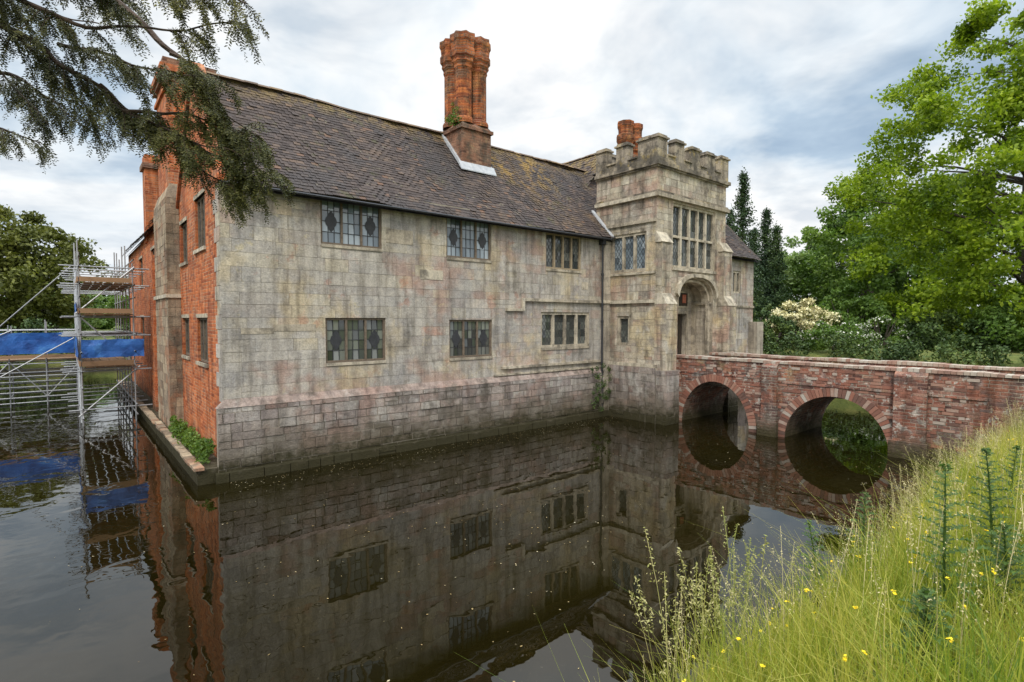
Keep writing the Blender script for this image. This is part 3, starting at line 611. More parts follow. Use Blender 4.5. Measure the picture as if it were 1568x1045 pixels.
# ---------------------------------------------------------------- ground, water
SM,SX,TM,TX=-15.0,25.5,-9.95,33.0
def gz(s,t):
    dx=max(SM-s,s-SX); dy=max(TM-t,t-TX); d=max(dx,dy)
    if dx>0 and dy>0: d=math.hypot(dx,dy)
    d+=.22*mnoise.noise(Vector((s*.6,t*.6,0)))+.08*mnoise.noise(Vector((s*2.2,t*2.2,3)))
    if d<0: return max(-1.0,d*1.6)
    z=1.72*(1-math.exp(-d/1.05))
    return z+.07*mnoise.noise(Vector((s*.9,t*.9,7)))*min(1,d)+ (0 if d<25 else min(2.5,(d-25)*.02))
def lines(lo,hi,den):
    a=list(np.arange(lo-4,lo+1,.25))+list(np.arange(lo+1,hi-1,2.0))+list(np.arange(hi-1,hi+4,.25))
    a+= [lo-6,lo-10,lo-16,lo-25,lo-40,lo-70,lo-130,lo-260,lo-600,hi+6,hi+10,hi+16,hi+25,hi+40,hi+70,hi+130,hi+260,hi+600]+den
    return sorted(set(np.round(a,3).tolist()))
us=lines(SM,SX,list(np.arange(-4,18,.3))); vs=lines(TM,TX,[])
V=[(u,v,gz(u,v)) for v in vs for u in us]; nu=len(us)
Fc=[(j*nu+i,j*nu+i+1,(j+1)*nu+i+1,(j+1)*nu+i) for j in range(len(vs)-1) for i in range(nu-1)]
me=bpy.data.meshes.new('ground'); me.from_pydata(V,[],Fc); me.update()
for q in me.polygons: q.use_smooth=True
m,nt,bs=newmat('meadow_ground'); obj=nd(nt,'ShaderNodeTexCoord').outputs['Object']
col=ramp(nt,noi(nt,obj,1.3,6,.65),[(.3,(.055,.08,.014)),(.5,(.11,.135,.025)),(.7,(.20,.19,.05))])
sep=nd(nt,'ShaderNodeSeparateXYZ',None,{0:obj}); col=mix(nt,mr(nt,sep.outputs[2],.05,.5,1,0),col,(.05,.04,.022))
nt.links.new(col,bs.inputs['Base Color']); bs.inputs['Roughness'].default_value=.95; bumpn(nt,bs,noi(nt,obj,9,5),.8,.08)
me.materials.append(m)
g=link(bpy.data.objects.new('ground',me)); g.location=(CX,CY,0); g.rotation_euler=(0,0,ANG)
me=bpy.data.meshes.new('moat_water'); me.from_pydata([(SM-2,TM-2,0),(SX+2,TM-2,0),(SX+2,TX+2,0),(SM-2,TX+2,0)],[],[(0,1,2,3)]); me.update()
m,nt,bs=newmat('moat_water'); obj=nd(nt,'ShaderNodeTexCoord').outputs['Object']
col=ramp(nt,noi(nt,obj,.35,4),[(.3,(.006,.0045,.001)),(.7,(.012,.0095,.002))])
speck=mr(nt,noi(nt,obj,26,2,.6),.66,.73); sp2=mr(nt,noi(nt,obj,.9,3),.50,.64); col=mix(nt,mth(nt,'MULTIPLY',mth(nt,'MULTIPLY',speck,sp2),.28),col,(.18,.15,.09))
nt.links.new(col,bs.inputs['Base Color']); bs.inputs['Roughness'].default_value=.008; bs.inputs['IOR'].default_value=1.5
sep=nd(nt,'ShaderNodeSeparateXYZ',None,{0:obj})
amp=mr(nt,sep.outputs[0],-3.0,1.5,.50,.17)
h=mth(nt,'MULTIPLY',mth(nt,'ADD',noi(nt,obj,2.0,1,.5,dist=.5),mth(nt,'MULTIPLY',noi(nt,obj,7,1),.16)),amp)
bumpn(nt,bs,h,.30,.035)
me.materials.append(m); g=link(bpy.data.objects.new('moat_water',me)); g.location=(CX,CY,0); g.rotation_euler=(0,0,ANG)
n=320; P=np.stack([rng.uniform(-3,12,n),-.5-rng.uniform(0,1,n)**1.0*8.5,rng.uniform(.004,.008,n)],1)
nn_=130; P2=np.stack([rng.normal(3.0,1.6,nn_),rng.normal(-6.2,1.5,nn_),rng.uniform(.004,.008,nn_)],1); P=np.concatenate([P,P2])
nn_=500; P2=np.stack([rng.uniform(.0,12,nn_),-.3-np.abs(rng.normal(0,.5,nn_)),rng.uniform(.004,.008,nn_)],1); P=np.concatenate([P,P2])
Q=leaves(P,.034,.6,0); Q[:,:,2]=P[:,None,2]
fo=empty('floating_leaves',(CX,CY,0),ANG); quadmesh('leaf_litter',Q,[debris],fo)
# ---------------------------------------------------------------- trees
def crown(name,x,y,zb,H,Rr,cb,nc,nl,ls,mats,prof,parent,cr=(.16,.27),lump=.25,mi=None,inner=.3,flat=.65):
    ph=rng.uniform(0,6.28,4); C=[];RR=[]
    while len(C)<nc:
        h=rng.uniform(0,1); pr=prof(h)
        if rng.uniform()>pr*1.05+.08: continue
        th=rng.uniform(0,6.283)
        rm=Rr*pr*(1+lump*math.sin(2*th+ph[0]+3*h)*.6+lump*math.sin(5*th+ph[1]+9*h)*.5)
        r=rm*math.sqrt(rng.uniform(inner,1))
        C.append((x+r*math.cos(th),y+r*math.sin(th),zb+cb+(H-cb)*h)); RR.append(Rr*rng.uniform(*cr)*(0.5+.5*pr))
    C=np.array(C);RR=np.array(RR)
    idx=np.repeat(np.arange(nc),nl); d=unit(rng.normal(size=(nc*nl,3)))*(rng.uniform(0,1,(nc*nl,1))**.45)
    pts=C[idx]+d*RR[idx,None]*np.array([1,1,flat])
    pts+=rng.normal(size=pts.shape)*RR[idx,None]*.15
    V=leaves(pts,ls,.6,.5)
    quadmesh(name,V,mats,parent,None if mi is None else mi(len(V),idx))
    return C
def tree(name,x,y,H,Rr,cb,nc,nl,ls,mat,prof,tr=.35,zb=1.7,limbs=True,**k):
    e=empty(name,(0,0,0)); C=crown('foliage',x,y,zb,H,Rr,cb,nc,nl,ls,[mat],prof,e,**k)
    t=MB(); base=Vector((x,y,zb-.3)); n=7
    path=[base+Vector((math.sin(i*1.3)*.12*i/3,math.cos(i*1.7)*.1*i/3,(H*.85)*i/n)) for i in range(n+1)]
    t.tube(path,[tr*(1.25 if i==0 else 1)*(1-i/n*.88) for i in range(n+1)],8)
    if limbs:
      for c in C[rng.permutation(len(C))[:min(46,len(C))]]:
        c=Vector(c); hz=max(zb+cb*.5,min(c.z-.25*math.hypot(c.x-x,c.y-y)-.4,zb+H*.8)); f=(hz-zb)/(H*.85); i=min(n-1,int(f*n)); a=path[i].lerp(path[i+1],max(0,min(1,f*n-i)))
        mid=a.lerp(c,.5)+Vector((0,0,.25)); r0=tr*.3*(1-f*.7); t.tube([a,mid,c],[r0,r0*.55,r0*.1],5)
    t.obj('trunk',[bark],e); return e
def conifer(name,x,y,H,Rr,zb=1.6):
    e=empty(name); V=[]; t=MB(); t.tube([(x,y,zb-.2),(x,y,zb+H*.97)],[.2,.03],7)
    tiers=int(H/.36)
    for i in range(tiers):
        h=(i+.5)/tiers; r=Rr*(1-h)**.75*rng.uniform(.75,1.15)+.15; z=zb+.3+H*h*.985
        for k in range(max(5,int(9*(1-h)+5))):
            a=rng.uniform(0,6.28); rr=r*rng.uniform(.6,1.1); m_=44
            f=rng.uniform(0,1,(m_,1)); d=np.array([math.cos(a),math.sin(a),0]); p=np.array([x,y,z])+d*rr*f+np.array([0,0,1])*(-.28*rr*f+.12*rr*f*f)+rng.normal(size=(m_,3))*np.array([.16,.16,.16])
            V.append(leaves(p,.22,.45,.3))
    V.append(leaves(np.array([x,y,zb+H])+rng.normal(size=(40,3))*np.array([.06,.06,.3]),.16,.4,.3))
    quadmesh('foliage',np.concatenate(V),[lf_con],e); t.obj('trunk',[bark],e)
dome=lambda h: max(.05,math.sin(math.pi*min(1,(h*.86+.16)))**.62)
broad=lambda h: max(.05,(1-h**2.2)**.6*(.72+.5*min(1,h*2.2))*.85)
WX=lambda u,Y:(u-784)/821*Y
tree('lime_tree',28.9,30,20.4,8.3,.6,420,270,.24,lf_bright,broad,.6,cr=(.08,.17),lump=.36)
tree('oak_tree',32.0,48,13.8,6.2,1,130,220,.34,lf_mid,dome,.4,cr=(.14,.24))
tree('oak_tree',39.5,50,15,6.5,1,90,180,.4,lf_mid,dome,.4)
tree('ash_tree',WX(1235,54),54,10.8,4.2,.8,80,200,.32,lf_pale,dome,.3)
tree('ash_tree',WX(1285,58),58,11.8,4.8,.8,80,200,.34,lf_mid,dome,.3)
tree('birch_tree',WX(1195,60),60,9.0,3.4,.8,55,180,.32,lf_pale,dome,.2)
conifer('conifer_tree',WX(1135,46),46,14.0,2.3); conifer('conifer_tree',WX(1170,50),50,11.7,1.8)
conifer('conifer_tree',WX(1186,47),47,9.6,1.8); conifer('conifer_tree',WX(1116,52),52,12.0,2.4); conifer('conifer_tree',WX(1152,53),53,10.4,2.2)
tree('beech_tree',WX(20,45),45,11.4,5.4,.8,110,220,.34,lf_olive,dome,.4)
tree('beech_tree',WX(-60,42),42,11.6,5.2,.8,70,200,.34,lf_olive,dome,.4)
tree('beech_tree',WX(88,60),60,7.6,3.6,.6,60,180,.36,lf_pale,dome,.3)
tree('beech_tree',WX(140,70),70,6.2,4.2,.4,60,160,.4,lf_mid,dome,.3)
def shrub(name,x,y,H,Rr,nc,nl,ls,mats,frac=0.0,zb=1.55,**k):
    e=empty(name)
    def mi(n,idx):
        a=(rng.uniform(size=n)<frac).astype(np.int32)
        hot=(rng.uniform(size=idx.max()+1)<.75)[idx]; return a*hot
    crown('foliage',x,y,zb,H,Rr,.0,nc,nl,ls,mats,dome,e,mi=mi if frac>0 else None,**k)
    t=MB()
    for i in range(6):
        a=rng.uniform(0,6.28); t.tube([(x,y,zb-.2),(x+Rr*.3*math.cos(a),y+Rr*.3*math.sin(a),zb+H*.45),(x+Rr*.55*math.cos(a),y+Rr*.55*math.sin(a),zb+H*.8)],[.07,.05,.015],5)
    t.obj('stems',[bark],e); return e
shrub('flowering_shrub',WX(1222,32),32,3.1,1.8,54,230,.16,[lf_olive,blossom],.85)
shrub('flowering_shrub',WX(1350,30),30,2.2,1.4,36,200,.14,[lf_mid,whitebl],.3)
shrub('elder_shrub',WX(1275,29),29,1.7,1.6,36,200,.14,[lf_mid,whitebl],.15)
shrub('laurel_shrub',WX(1300,34),34,3.8,2.4,60,220,.2,[lf_mid])
shrub('laurel_shrub',WX(1180,31),31,2.0,1.8,36,200,.16,[lf_dark])
shrub('laurel_shrub',WX(1160,37),37,3.0,2.0,45,200,.18,[lf_dark])
shrub('laurel_shrub',WX(1390,33),33,2.8,2.6,50,200,.18,[lf_dark])
shrub('laurel_shrub',WX(1470,29),29,2.2,2.8,50,200,.18,[lf_dark])
shrub('laurel_shrub',WX(1568,27),27,2.6,2.8,50,200,.18,[lf_mid])
def mass(name,pts,mat,hh,rr,nl,ls,zb=1.5):
    V=[]
    for (x,y) in pts:
        H=hh*rng.uniform(.75,1.15)
        for k in range(5):
            c=np.array([x+rng.normal()*rr*.7,y+rng.normal()*rr*.5,zb+H*(.2+.17*k)])
            r=rr*rng.uniform(.55,.95)*(1-.1*k); d=unit(rng.normal(size=(nl,3)))*(rng.uniform(0,1,(nl,1))**.4)*r
            V.append(leaves(c+d*np.array([1,1,.7]),ls,.6,.5))
    return quadmesh(name,np.concatenate(V),[mat])
pts=[(110*math.sin(a),95*math.cos(a)+10) for a in np.linspace(-1.15,1.15,56)]
mass('distant_trees',pts,lf_mid,7,4.5,90,.75)
mass('far_bank_hedge',[L2W(s,34.2+rng.uniform(-.6,.6)) for s in np.arange(-26,6,1.3)],lf_dark,2.6,1.4,130,.22,.5)
mass('garden_hedge',[L2W(27.2+rng.uniform(-.5,.5),t) for t in np.arange(-17,14,1.2)],lf_dark,1.3,1.1,150,.15,1.1)
# ---------------------------------------------------------------- scaffolding
sc=empty('scaffolding',(CX,CY,0),ANG); q=MB(); r=.023
for s in (-2.1,-.75):
    for t in np.arange(9,18,1.3):
        ztop=5.35+(t-9)*.12
        q.tube([(s,t,-.9),(s,t,ztop+random.uniform(-.35,.4))],r,6,0)
    for z in (.3,.6,1.2,1.7,2.3,2.85,3.4,4.0,4.4,4.9,5.2): q.tube([(s,8.6+random.uniform(-.3,.1),z),(s,17.4,z)],r,6,0)
for t in np.arange(9,18,1.3):
    for z in (.5,1.7,2.8,3.4,4.4,4.95): q.tube([(-2.4-random.uniform(0,.3),t,z),(-.3,t,z)],r,6,0)
for t,z in ((9,1.7),(12.2,1.7),(9,3.0),(10.6,0.4),(13.8,3.0),(9,.1),(12,.1),(14.5,1.7),(11,3.1),(15.5,.1),(13,3.4)): q.tube([(-2.14,t,z),(-2.14,t+1.6,z+1.9)],r,6,0)
q.tube([(-2.2,9,.3),(-.6,9.05,1.8)],r,6,0); q.tube([(-.7,8.95,1.8),(-2.2,8.95,3.5)],r,6,0); q.tube([(-2.2,8.95,3.5),(-.7,8.95,5.0)],r,6,0)
for z,t0,t1 in ((1.82,8.8,17.2),(3.45,8.8,13),(4.42,8.8,13.2)):
    for k in range(5): q.box(-2.0+k*.25,-1.78+k*.25,t0,t1,z,z+.04,1)
    q.box(-2.16,-2.12,t0,t1,z+.05,z+.2,1); q.box(-2.1,-.8,t0-.04,t0,z+.05,z+.2,1)
for t in (15.2,16.8):
    for i,s in enumerate(np.arange(-14.6,-2,1.05)):
        q.tube([(s,t,-.9),(s,t,3.0+random.uniform(0,.35))],r,6,0)
        q.tube([(s,t,.35 if i%2 else 1.7),(s+1.05,t,1.7 if i%2 else .35)],r*.9,6,0)
    for z in (.15,.35,.55,.75,.95,1.15,1.3,1.62,2.35,2.9): q.tube([(-14.8,t,z),(-2,t,z)],r,6,0)
for s in np.arange(-14.6,-2,1.05):
    for z in (.35,.95,1.68): q.tube([(s,14.9,z),(s,17.1,z)],r,6,0)
for k in range(6): q.box(-14.8,-2.1,15.3+k*.25,15.52+k*.25,1.74,1.78,1)
q.box(-14.8,-2.2,15.08,15.11,1.84,1.96,1)
q.tube([(-5.6,15.1,1.6),(-2.2,14.6,5.4)],r,6,0); q.tube([(-9,15.1,.2),(-4,15.1,2.9)],r,6,0); q.tube([(-6,15.05,.1),(-2.2,14.9,2.6)],r,6,0)
def sheetq(a,bq,z0,z1,n=24):
    a=Vector(a+(0,));bq=Vector(bq+(0,)); d=bq-a; nn=Vector((-d.y,d.x,0)).normalized(); k=len(q.v)
    for i in range(n+1):
        p=a+d*i/n
        for j in range(4):
            z=z0+(z1-z0)*j/3+.025*mnoise.noise(Vector((i*.6,j,z0)))
            o=nn*(.05*mnoise.noise(Vector((i*.45,j*.8,z1))))
            q.v.append((p.x+o.x,p.y+o.y,z))
    for i in range(n):
        for j in range(3): q.f.append((k+i*4+j,k+(i+1)*4+j,k+(i+1)*4+j+1,k+i*4+j+1)); q.m.append(2)
sheetq((-14.8,15.12),(-2.2,15.12),2.0,2.8,50); sheetq((-2.18,15.0),(-2.18,8.9),2.05,2.7,26); sheetq((-2.1,8.9),(-.5,8.9),2.12,2.68,10)
sheetq((-2.18,12.8),(-2.18,8.9),3.55,3.85,16)
q.obj('tubes_boards_sheeting',[steel,plank,blue],sc)
# ---------------------------------------------------------------- yew with overhanging branches
ye=empty('yew_tree'); yb=MB(); base=Vector((-7.5,-3.6,1.2))
yb.tube([base,(-7.45,-3.55,3),(-7.3,-3.5,5.5),(-7.2,-3.3,8),(-7.2,-3.2,10.5)],[.6,.48,.42,.28,.08],12)
limbs=[
 [(-7.3,-3.4,6.2),(-6.2,1.2,6.9),(-4.79,4.2,6.5),(-4.02,4.2,5.88),(-3.35,4.25,5.6),(-2.69,4.2,5.52),(-2.02,4.15,5.55)],
 [(-7.3,-3.4,5.4),(-6.6,1.2,6.3),(-5.23,4.6,6.0),(-4.39,4.6,5.8),(-3.78,4.6,5.45),(-3.27,4.6,5.06),(-2.77,4.65,4.85),(-2.25,4.7,4.68)],
 [(-7.4,-3.4,5.0),(-6.8,1.5,5.9),(-5.7,5.0,5.7),(-4.78,5.0,5.6),(-4.29,5,5.35),(-3.85,5.05,4.98)],
 [(-7.4,-3.4,4.4),(-7.0,1.5,5.2),(-5.9,5.3,5.25),(-5.06,5.3,5.2),(-4.6,5.3,5.0)],
 [(-7.2,-3.4,7.0),(-5.6,1.0,7.4),(-4.0,4.8,6.6),(-3.41,4.8,6.05),(-2.95,4.8,5.6),(-2.65,4.8,5.3),(-2.48,4.85,4.85),(-2.42,4.85,4.5)],
 [(-7.2,-3.4,7.4),(-4.8,1.0,7.3),(-2.95,4.0,6.05),(-2.35,4.0,5.72),(-1.88,4.0,5.62)],
 [(-3.78,4.6,5.6),(-3.45,4.62,5.55),(-3.0,4.6,5.40),(-2.5,4.6,5.33)],
 [(-4.1,4.2,6.0),(-3.6,4.1,5.95),(-2.9,4.0,5.85),(-2.1,4.0,5.86)],
 [(-4.8,4.5,6.1),(-4.3,4.5,6.05),(-3.8,4.5,5.8),(-3.4,4.5,5.72)],
 [(-3.3,4.6,5.08),(-2.95,4.7,5.1),(-2.6,4.75,5.02),(-2.2,4.8,4.92)],
 [(-3.5,4.6,5.25),(-3.1,4.7,4.95),(-2.75,4.8,4.62),(-2.45,4.8,4.42)],
 [(-3.0,4.75,5.6),(-2.75,4.8,5.45),(-2.5,4.8,5.1),(-2.15,4.8,4.85)],
 [(-5.0,4.6,5.95),(-4.6,4.7,5.65),(-4.3,4.8,5.3),(-4.1,4.8,5.05)],
 [(-4.3,4.6,5.8),(-4.0,4.7,5.5),(-3.75,4.8,5.15),(-3.6,4.8,4.95)],
 [(-4.4,4.2,6.2),(-3.9,4.2,6.1),(-3.4,4.2,6.0),(-3.0,4.2,5.75)],
 [(-2.9,4.7,4.9),(-2.6,4.75,4.75),(-2.35,4.8,4.6),(-2.08,4.8,4.62)],
]
dens=[1,1.3,1,1,1.5,1.1,1.2,1.1,1,1.6,1.7,1.7,1,1,1,1.6]
NV=[]
def catmull(P,n=8):
    P=[Vector(p) for p in P]; out=[]
    for i in range(len(P)-1):
        p0=P[max(i-1,0)];p1=P[i];p2=P[i+1];p3=P[min(i+2,len(P)-1)]
        for k in range(n):
            t=k/n; out.append(.5*((2*p1)+(p2-p0)*t+(2*p0-5*p1+4*p2-p3)*t*t+(3*p1-p0-3*p2+p3)*t**3))
    out.append(P[-1]); return out
def needles(path,step=.0085,ln=.03):
    P=np.array([tuple(p) for p in path]); seg=np.linalg.norm(np.diff(P,axis=0),axis=1); cum=np.concatenate([[0],np.cumsum(seg)]); L=cum[-1]
    n=max(2,int(L/step)); d=np.linspace(0,L,n); X=np.stack([np.interp(d,cum,P[:,i]) for i in range(3)],1)
    D=unit(np.gradient(X,axis=0)); side=unit(np.cross(D,rng.normal(size=(1,3))*.5+np.array([0,0,1.]))); sg=np.where(np.arange(n)%2==0,1,-1)[:,None]
    dirn=unit(side*sg+D*.55+rng.normal(size=(n,3))*.25); l=ln*rng.uniform(.7,1.15,(n,1))
    w2=unit(np.cross(dirn,np.cross(D,side)+rng.normal(size=(n,3))*.3))*.0050
    NV.append(np.stack([X-w2*.6,X+dirn*l*.5-w2,X+dirn*l,X+dirn*l*.5+w2],1))
for li,P in enumerate(limbs):
    pts=catmull(P); n=len(pts); big=li<6
    rad=[(.075 if big else .014)*(1-i/n)**1.9+.005 for i in range(n)]
    pts=[p+Vector((mnoise.noise(p*3)*.07,mnoise.noise(p*3+Vector((5,0,0)))*.07,mnoise.noise(p*3+Vector((0,5,0)))*.07)) for p in pts]
    yb.tube(pts,rad,7)
    acc=0
    for i in range(1,n):
        a,bq=pts[i-1],pts[i]; d=(bq-a); L=d.length; d.normalize()
        stepb=.35 if bq.y<2.2 else .031/dens[li]
        acc+=L
        while acc>stepb:
            acc-=stepb; f=i/n; o=a.lerp(bq,random.random()); sg=random.choice((-1,1))
            if mnoise.noise(o*5.5)<-.12: continue
            sd=d.cross(Vector((0,0,1))).normalized()*sg
            dr=(d*random.uniform(.3,1.1)+sd*random.uniform(.2,.9)+Vector((0,0,random.uniform(-.8,.35)))).normalized()
            ln=random.uniform(.12,.40)*(1.0 if f<.85 else .75)
            m=6; p=o.copy(); bp=[p.copy()]
            for k in range(m):
                dr=(dr+Vector((random.gauss(0,.14),random.gauss(0,.14),-.2+random.gauss(0,.1)))).normalized(); p=p+dr*ln/m; bp.append(p.copy())
            yb.tube(bp,[.004*(1-k/m*.7) for k in range(m+1)],4)
            for k in range(1,m+1):
                for j in range(2 if ln>.2 else 1):
                    q0=bp[k-1].lerp(bp[k],random.random()); dd=(bp[k]-bp[k-1]).normalized(); s2=dd.cross(Vector((0,0,1)))
                    if s2.length<.01: s2=Vector((1,0,0))
                    s2=s2.normalized()*random.choice((-1,1)); e=(dd*.9+s2*random.uniform(.3,1)+Vector((0,0,-.25))).normalized()
                    l2=random.uniform(.05,.13); needles([q0,q0+e*l2*.5,q0+e*l2+Vector((0,0,-.2*l2))])
            needles(bp[2:])
yb.obj('trunk_and_branches',[yewbark],ye); quadmesh('needles',np.concatenate(NV),[lf_yew],ye)
crown('upper_foliage',-8.6,-4.6,1.7,9.5,2.6,3.2,60,160,.12,[lf_yew],dome,ye)
# ---------------------------------------------------------------- meadow
def gzv(P): return np.array([gz(a,b2) for a,b2 in P])
def blades(P,H,W,seg=3,lean=.5):
    n=len(P); a=rng.uniform(0,6.283,n); L=np.abs(rng.normal(size=n))*lean*H; d=np.stack([np.cos(a),np.sin(a),np.zeros(n)],1)
    b3=rng.uniform(0,6.283,n); wd=np.stack([np.cos(b3),np.sin(b3),np.zeros(n)],1)
    K=seg+1; G=[]
    for k in range(K):
        f=k/seg; c=P+d*(L*f**2)[:,None]+np.array([0,0,1.])*(H*(f-.25*f*f*np.minimum(1,L/H)))[:,None]; ww=(W*(1-f)**.7*.5+.0004)[:,None]*wd
        G.append(c-ww); G.append(c+ww)
    return np.stack(G,1)
def blademesh(name,G,mats,parent):
    n,m2,_=G.shape; K=m2//2; me=bpy.data.meshes.new(name); me.vertices.add(n*m2); me.vertices.foreach_set('co',G.astype(np.float32).ravel())
    q=np.array([[2*k,2*k+1,2*k+3,2*k+2] for k in range(K-1)],dtype=np.int32).ravel(); idx=(q[None,:]+(np.arange(n,dtype=np.int32)*m2)[:,None]).ravel()
    nf=n*(K-1); me.loops.add(nf*4); me.loops.foreach_set('vertex_index',idx); me.polygons.add(nf); me.polygons.foreach_set('loop_start',np.arange(0,nf*4,4,dtype=np.int32)); me.polygons.foreach_set('loop_total',np.full(nf,4,dtype=np.int32))
    for x in mats: me.materials.append(x)
    me.update(calc_edges=True); me.validate(); return link(bpy.data.objects.new(name,me),parent)
def bank(n,smin,smax,tmin,tmax,pw=1.0):
    s=rng.uniform(smin,smax,n); t=tmax-(tmax-tmin)*rng.uniform(0,1,n)**pw; return np.stack([s,t],1)
cam_l=W2L(0,0)
A=np.concatenate([bank(27000,-1.2,7,-13.2,TM),bank(26000,6,14.5,-13.5,TM,1.2)])
z=gzv(A); k=z>.0; A=A[k];z=z[k]
d=np.hypot(A[:,0]-cam_l[0],A[:,1]-cam_l[1]); k=d>1.0; A=A[k];z=z[k]
P=np.column_stack([A,z-.02]); n=len(P)
clump=np.array([mnoise.noise(Vector((a*1.3,b2*1.3,9))) for a,b2 in A])
H=(rng.uniform(.25,.66,n)*(1+.9*clump))*np.clip(.5+(TM-A[:,1])*1.2,.4,1); W=rng.uniform(.004,.009,n)
gr=empty('meadow_grass',(CX,CY,0),ANG)
blademesh('grass_blades',blades(P,H,W,3,.6),[grassm],gr)
def stalks(A,h0,h1,hs=.017,m=34,sp=.018,sw=.0014,lean=.35):
    z=np.maximum(gzv(A),-.05); P=np.column_stack([A,z]); n=len(P); H=rng.uniform(h0,h1,n); a=rng.uniform(0,6.28,n); L=rng.uniform(.05,lean,n)*H
    d=np.stack([np.cos(a),np.sin(a),np.zeros(n)],1); out=[];pos=lambda f:P+d*(L*f**2)[:,None]+np.array([0,0,1.])*(H*f)[:,None]
    wd=np.stack([np.cos(a+1.5),np.sin(a+1.5),np.zeros(n)],1)*sw
    for k in range(4):
        c0,c1=pos(k/4),pos((k+1)/4); out.append(np.stack([c0-wd,c0+wd,c1+wd,c1-wd],1))
    for k in range(m):
        f=.74+.27*k/m; c=pos(f)+rng.normal(size=(n,3))*np.array([sp,sp,.008])*(1.25-k/m); out.append(leaves(c,hs,.35,.9))
    return np.concatenate(out)
S=np.concatenate([bank(1000,0.5,14,-12.8,TM-.05),bank(170,4,13.5,TM-.4,TM-.02)])
k=np.hypot(S[:,0]-cam_l[0],S[:,1]-cam_l[1])>2.2; S=S[k]
quadmesh('seed_heads',stalks(S,.6,1.05,.015,26),[strawm],gr)
S=np.stack([rng.uniform(.75,2.3,46),rng.uniform(-10.15,-9.7,46)],1)
quadmesh('shore_reeds',stalks(S,.8,1.55,.030,46,.026,.0026,.3),[reedm],gr)
Bp=np.stack([rng.uniform(.8,3.2,520),rng.uniform(-10.3,-9.75,520)],1); zz_=np.maximum(gzv(Bp),-.1)
blademesh('shore_blades',blades(np.column_stack([Bp,zz_]),rng.uniform(.35,.95,520),rng.uniform(.007,.013,520),5,.45),[grassm],gr)
S=bank(260,0,12,-12.8,-10.1); z=gzv(S); C=np.column_stack([S,z+rng.uniform(.32,.6,len(S))]); V=[]
for k in range(5): V.append(leaves(C+rng.normal(size=C.shape)*.005,.021,.8,3))
wd=np.array([.0014,0,0]); B0=np.column_stack([S,z]); V2=np.stack([B0-wd,B0+wd,C+wd,C-wd],1)
bt=empty('buttercup_flowers',(CX,CY,0),ANG); quadmesh('petals',np.concatenate(V),[yellow],bt); quadmesh('flower_stems',V2,[thist],bt)
def thistle(x,y,h):
    s,t=W2L(x,y); z0=gz(s,t); e=empty('thistle_plant'); V=[]; t2=MB(); lean=(random.uniform(-.08,.08),random.uniform(-.08,.08))
    pos=lambda f:np.array([x+lean[0]*f*f,y+lean[1]*f*f,z0+h*f]); t2.tube([pos(i/5) for i in range(6)],[.009,.009,.008,.007,.005,.003],6)
    n=56
    for i in range(n):
        f=.06+.92*i/n; a=i*2.4+random.uniform(-.3,.3); L=(.21*(1-f)**.7+.05)*random.uniform(.75,1.25); p=pos(f)
        d=np.array([math.cos(a),math.sin(a),.6]); d/=np.linalg.norm(d); sd=np.array([-math.sin(a),math.cos(a),0])
        for j in range(7):
            g0=j/7; c=p+d*L*g0+np.array([0,0,-.35*L*g0*g0]); c1=p+d*L*(g0+.17)+np.array([0,0,-.35*L*(g0+.17)**2]); ww=(.026*math.sin(math.pi*min(1,g0*.8+.2))+.004)*(1.5 if j%2 else .75)
            tip=np.array([0,0,random.uniform(0,.014)])
            V.append(np.stack([c,c+sd*ww+tip+d*L*.08,c1,c-sd*ww+tip+d*L*.08]))
    for k in range(36): V.append(leaves((pos(1)+rng.normal(size=3)*.014)[None],.03,.5,1)[0])
    quadmesh('thistle_leaves',np.array(V),[thist],e); t2.obj('stem',[thist],e)
for x,y,h in ((2.75,3.35,1.1),(3.6,3.95,1.0),(2.95,5.05,1.0),(3.65,5.5,.95),(4.6,4.9,.9),(2.3,2.9,.5),(3.2,3.4,.6)): thistle(x,y,h)
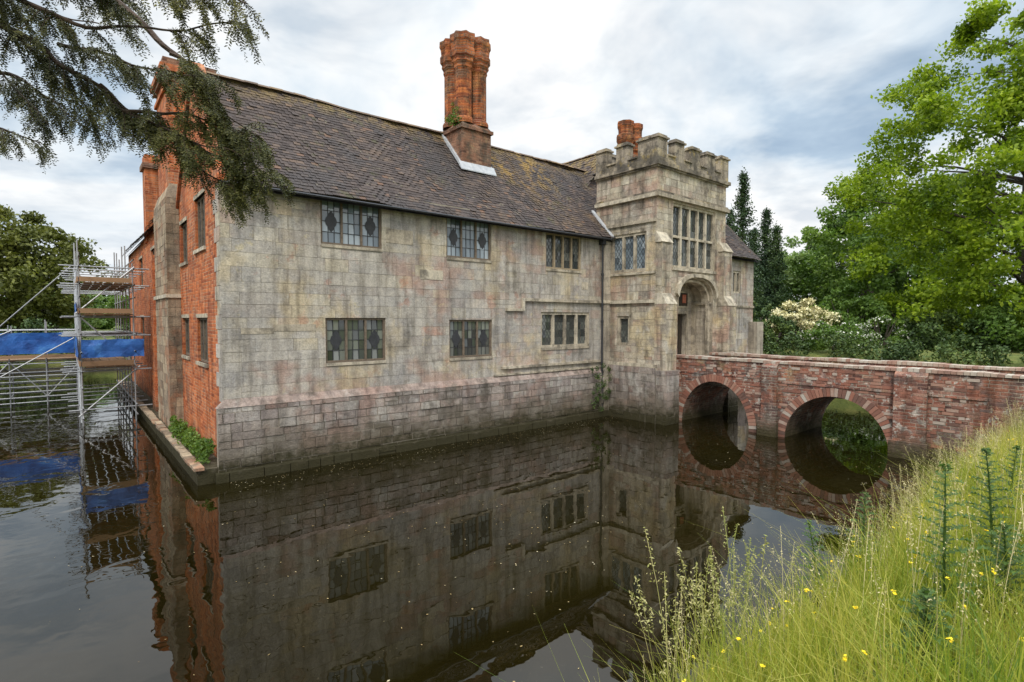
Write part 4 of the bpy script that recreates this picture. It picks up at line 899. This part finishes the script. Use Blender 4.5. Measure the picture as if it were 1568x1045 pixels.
# ---------------------------------------------------------------- world + sun + camera
sund=Vector((-.22,-1.0,1.0)).normalized()
wd=bpy.data.worlds.new('World'); scene.world=wd; wd.use_nodes=True; nt=wd.node_tree
for n_ in list(nt.nodes): nt.nodes.remove(n_)
out=nt.nodes.new('ShaderNodeOutputWorld')
sky=nd(nt,'ShaderNodeTexSky',{'sky_type':'NISHITA','sun_disc':False,'sun_elevation':math.asin(sund.z),'sun_rotation':math.atan2(sund.x,sund.y)})
b1=nd(nt,'ShaderNodeBackground',None,{'Color':sky.outputs[0],'Strength':.1})
gen=nd(nt,'ShaderNodeTexCoord').outputs['Generated']; sep=nd(nt,'ShaderNodeSeparateXYZ',None,{0:gen})
zz=mth(nt,'ADD',mth(nt,'MAXIMUM',sep.outputs[2],0.0),.22)
cv=nd(nt,'ShaderNodeCombineXYZ',None,{0:mth(nt,'DIVIDE',sep.outputs[0],zz),1:mth(nt,'DIVIDE',sep.outputs[1],zz),2:0.0}).outputs[0]
n1=noi(nt,cv,1.0,6,.55,dist=.4); n2=noi(nt,offv(nt,cv,(4,2,0)),2.3,5,.55,dist=.3)
ccol=ramp(nt,n1,[(.36,(.54,.67,.80)),(.44,(.74,.82,.89)),(.51,(.91,.94,.96)),(.60,(1.0,1.0,1.0))])
ccol=mix(nt,1.0,ccol,ramp(nt,n2,[(.36,(.75,.80,.86)),(.55,(1.1,1.09,1.08))]),'MULTIPLY')
ccol=mix(nt,mr(nt,sep.outputs[2],0,.22,.6,0),ccol,(.96,.97,.98))
bst=mr(nt,sep.outputs[2],.48,.80,1.0,3.0)
b2=nd(nt,'ShaderNodeBackground',None,{'Color':ccol,'Strength':bst})
cf=mr(nt,n1,.30,.44,.65,1.0)
ms=nd(nt,'ShaderNodeMixShader',None,{0:cf,1:b1.outputs[0],2:b2.outputs[0]}); nt.links.new(ms.outputs[0],out.inputs[0])
sl=bpy.data.lights.new('sun','SUN'); sl.energy=1.8; sl.angle=R(12); sl.color=(1,.94,.86)
so=link(bpy.data.objects.new('sun',sl)); so.rotation_euler=sund.to_track_quat('Z','Y').to_euler(); so.location=(0,-20,40)
cam=bpy.data.cameras.new('camera'); cam.lens=18.85; cam.sensor_width=36; cam.clip_end=3000; cam.clip_start=.05
co=link(bpy.data.objects.new('camera',cam)); co.location=(0,0,3.3); co.rotation_euler=(R(90-2.27),0,0); scene.camera=co
scene.view_settings.view_transform='Standard'; scene.view_settings.look='None'; scene.view_settings.exposure=0
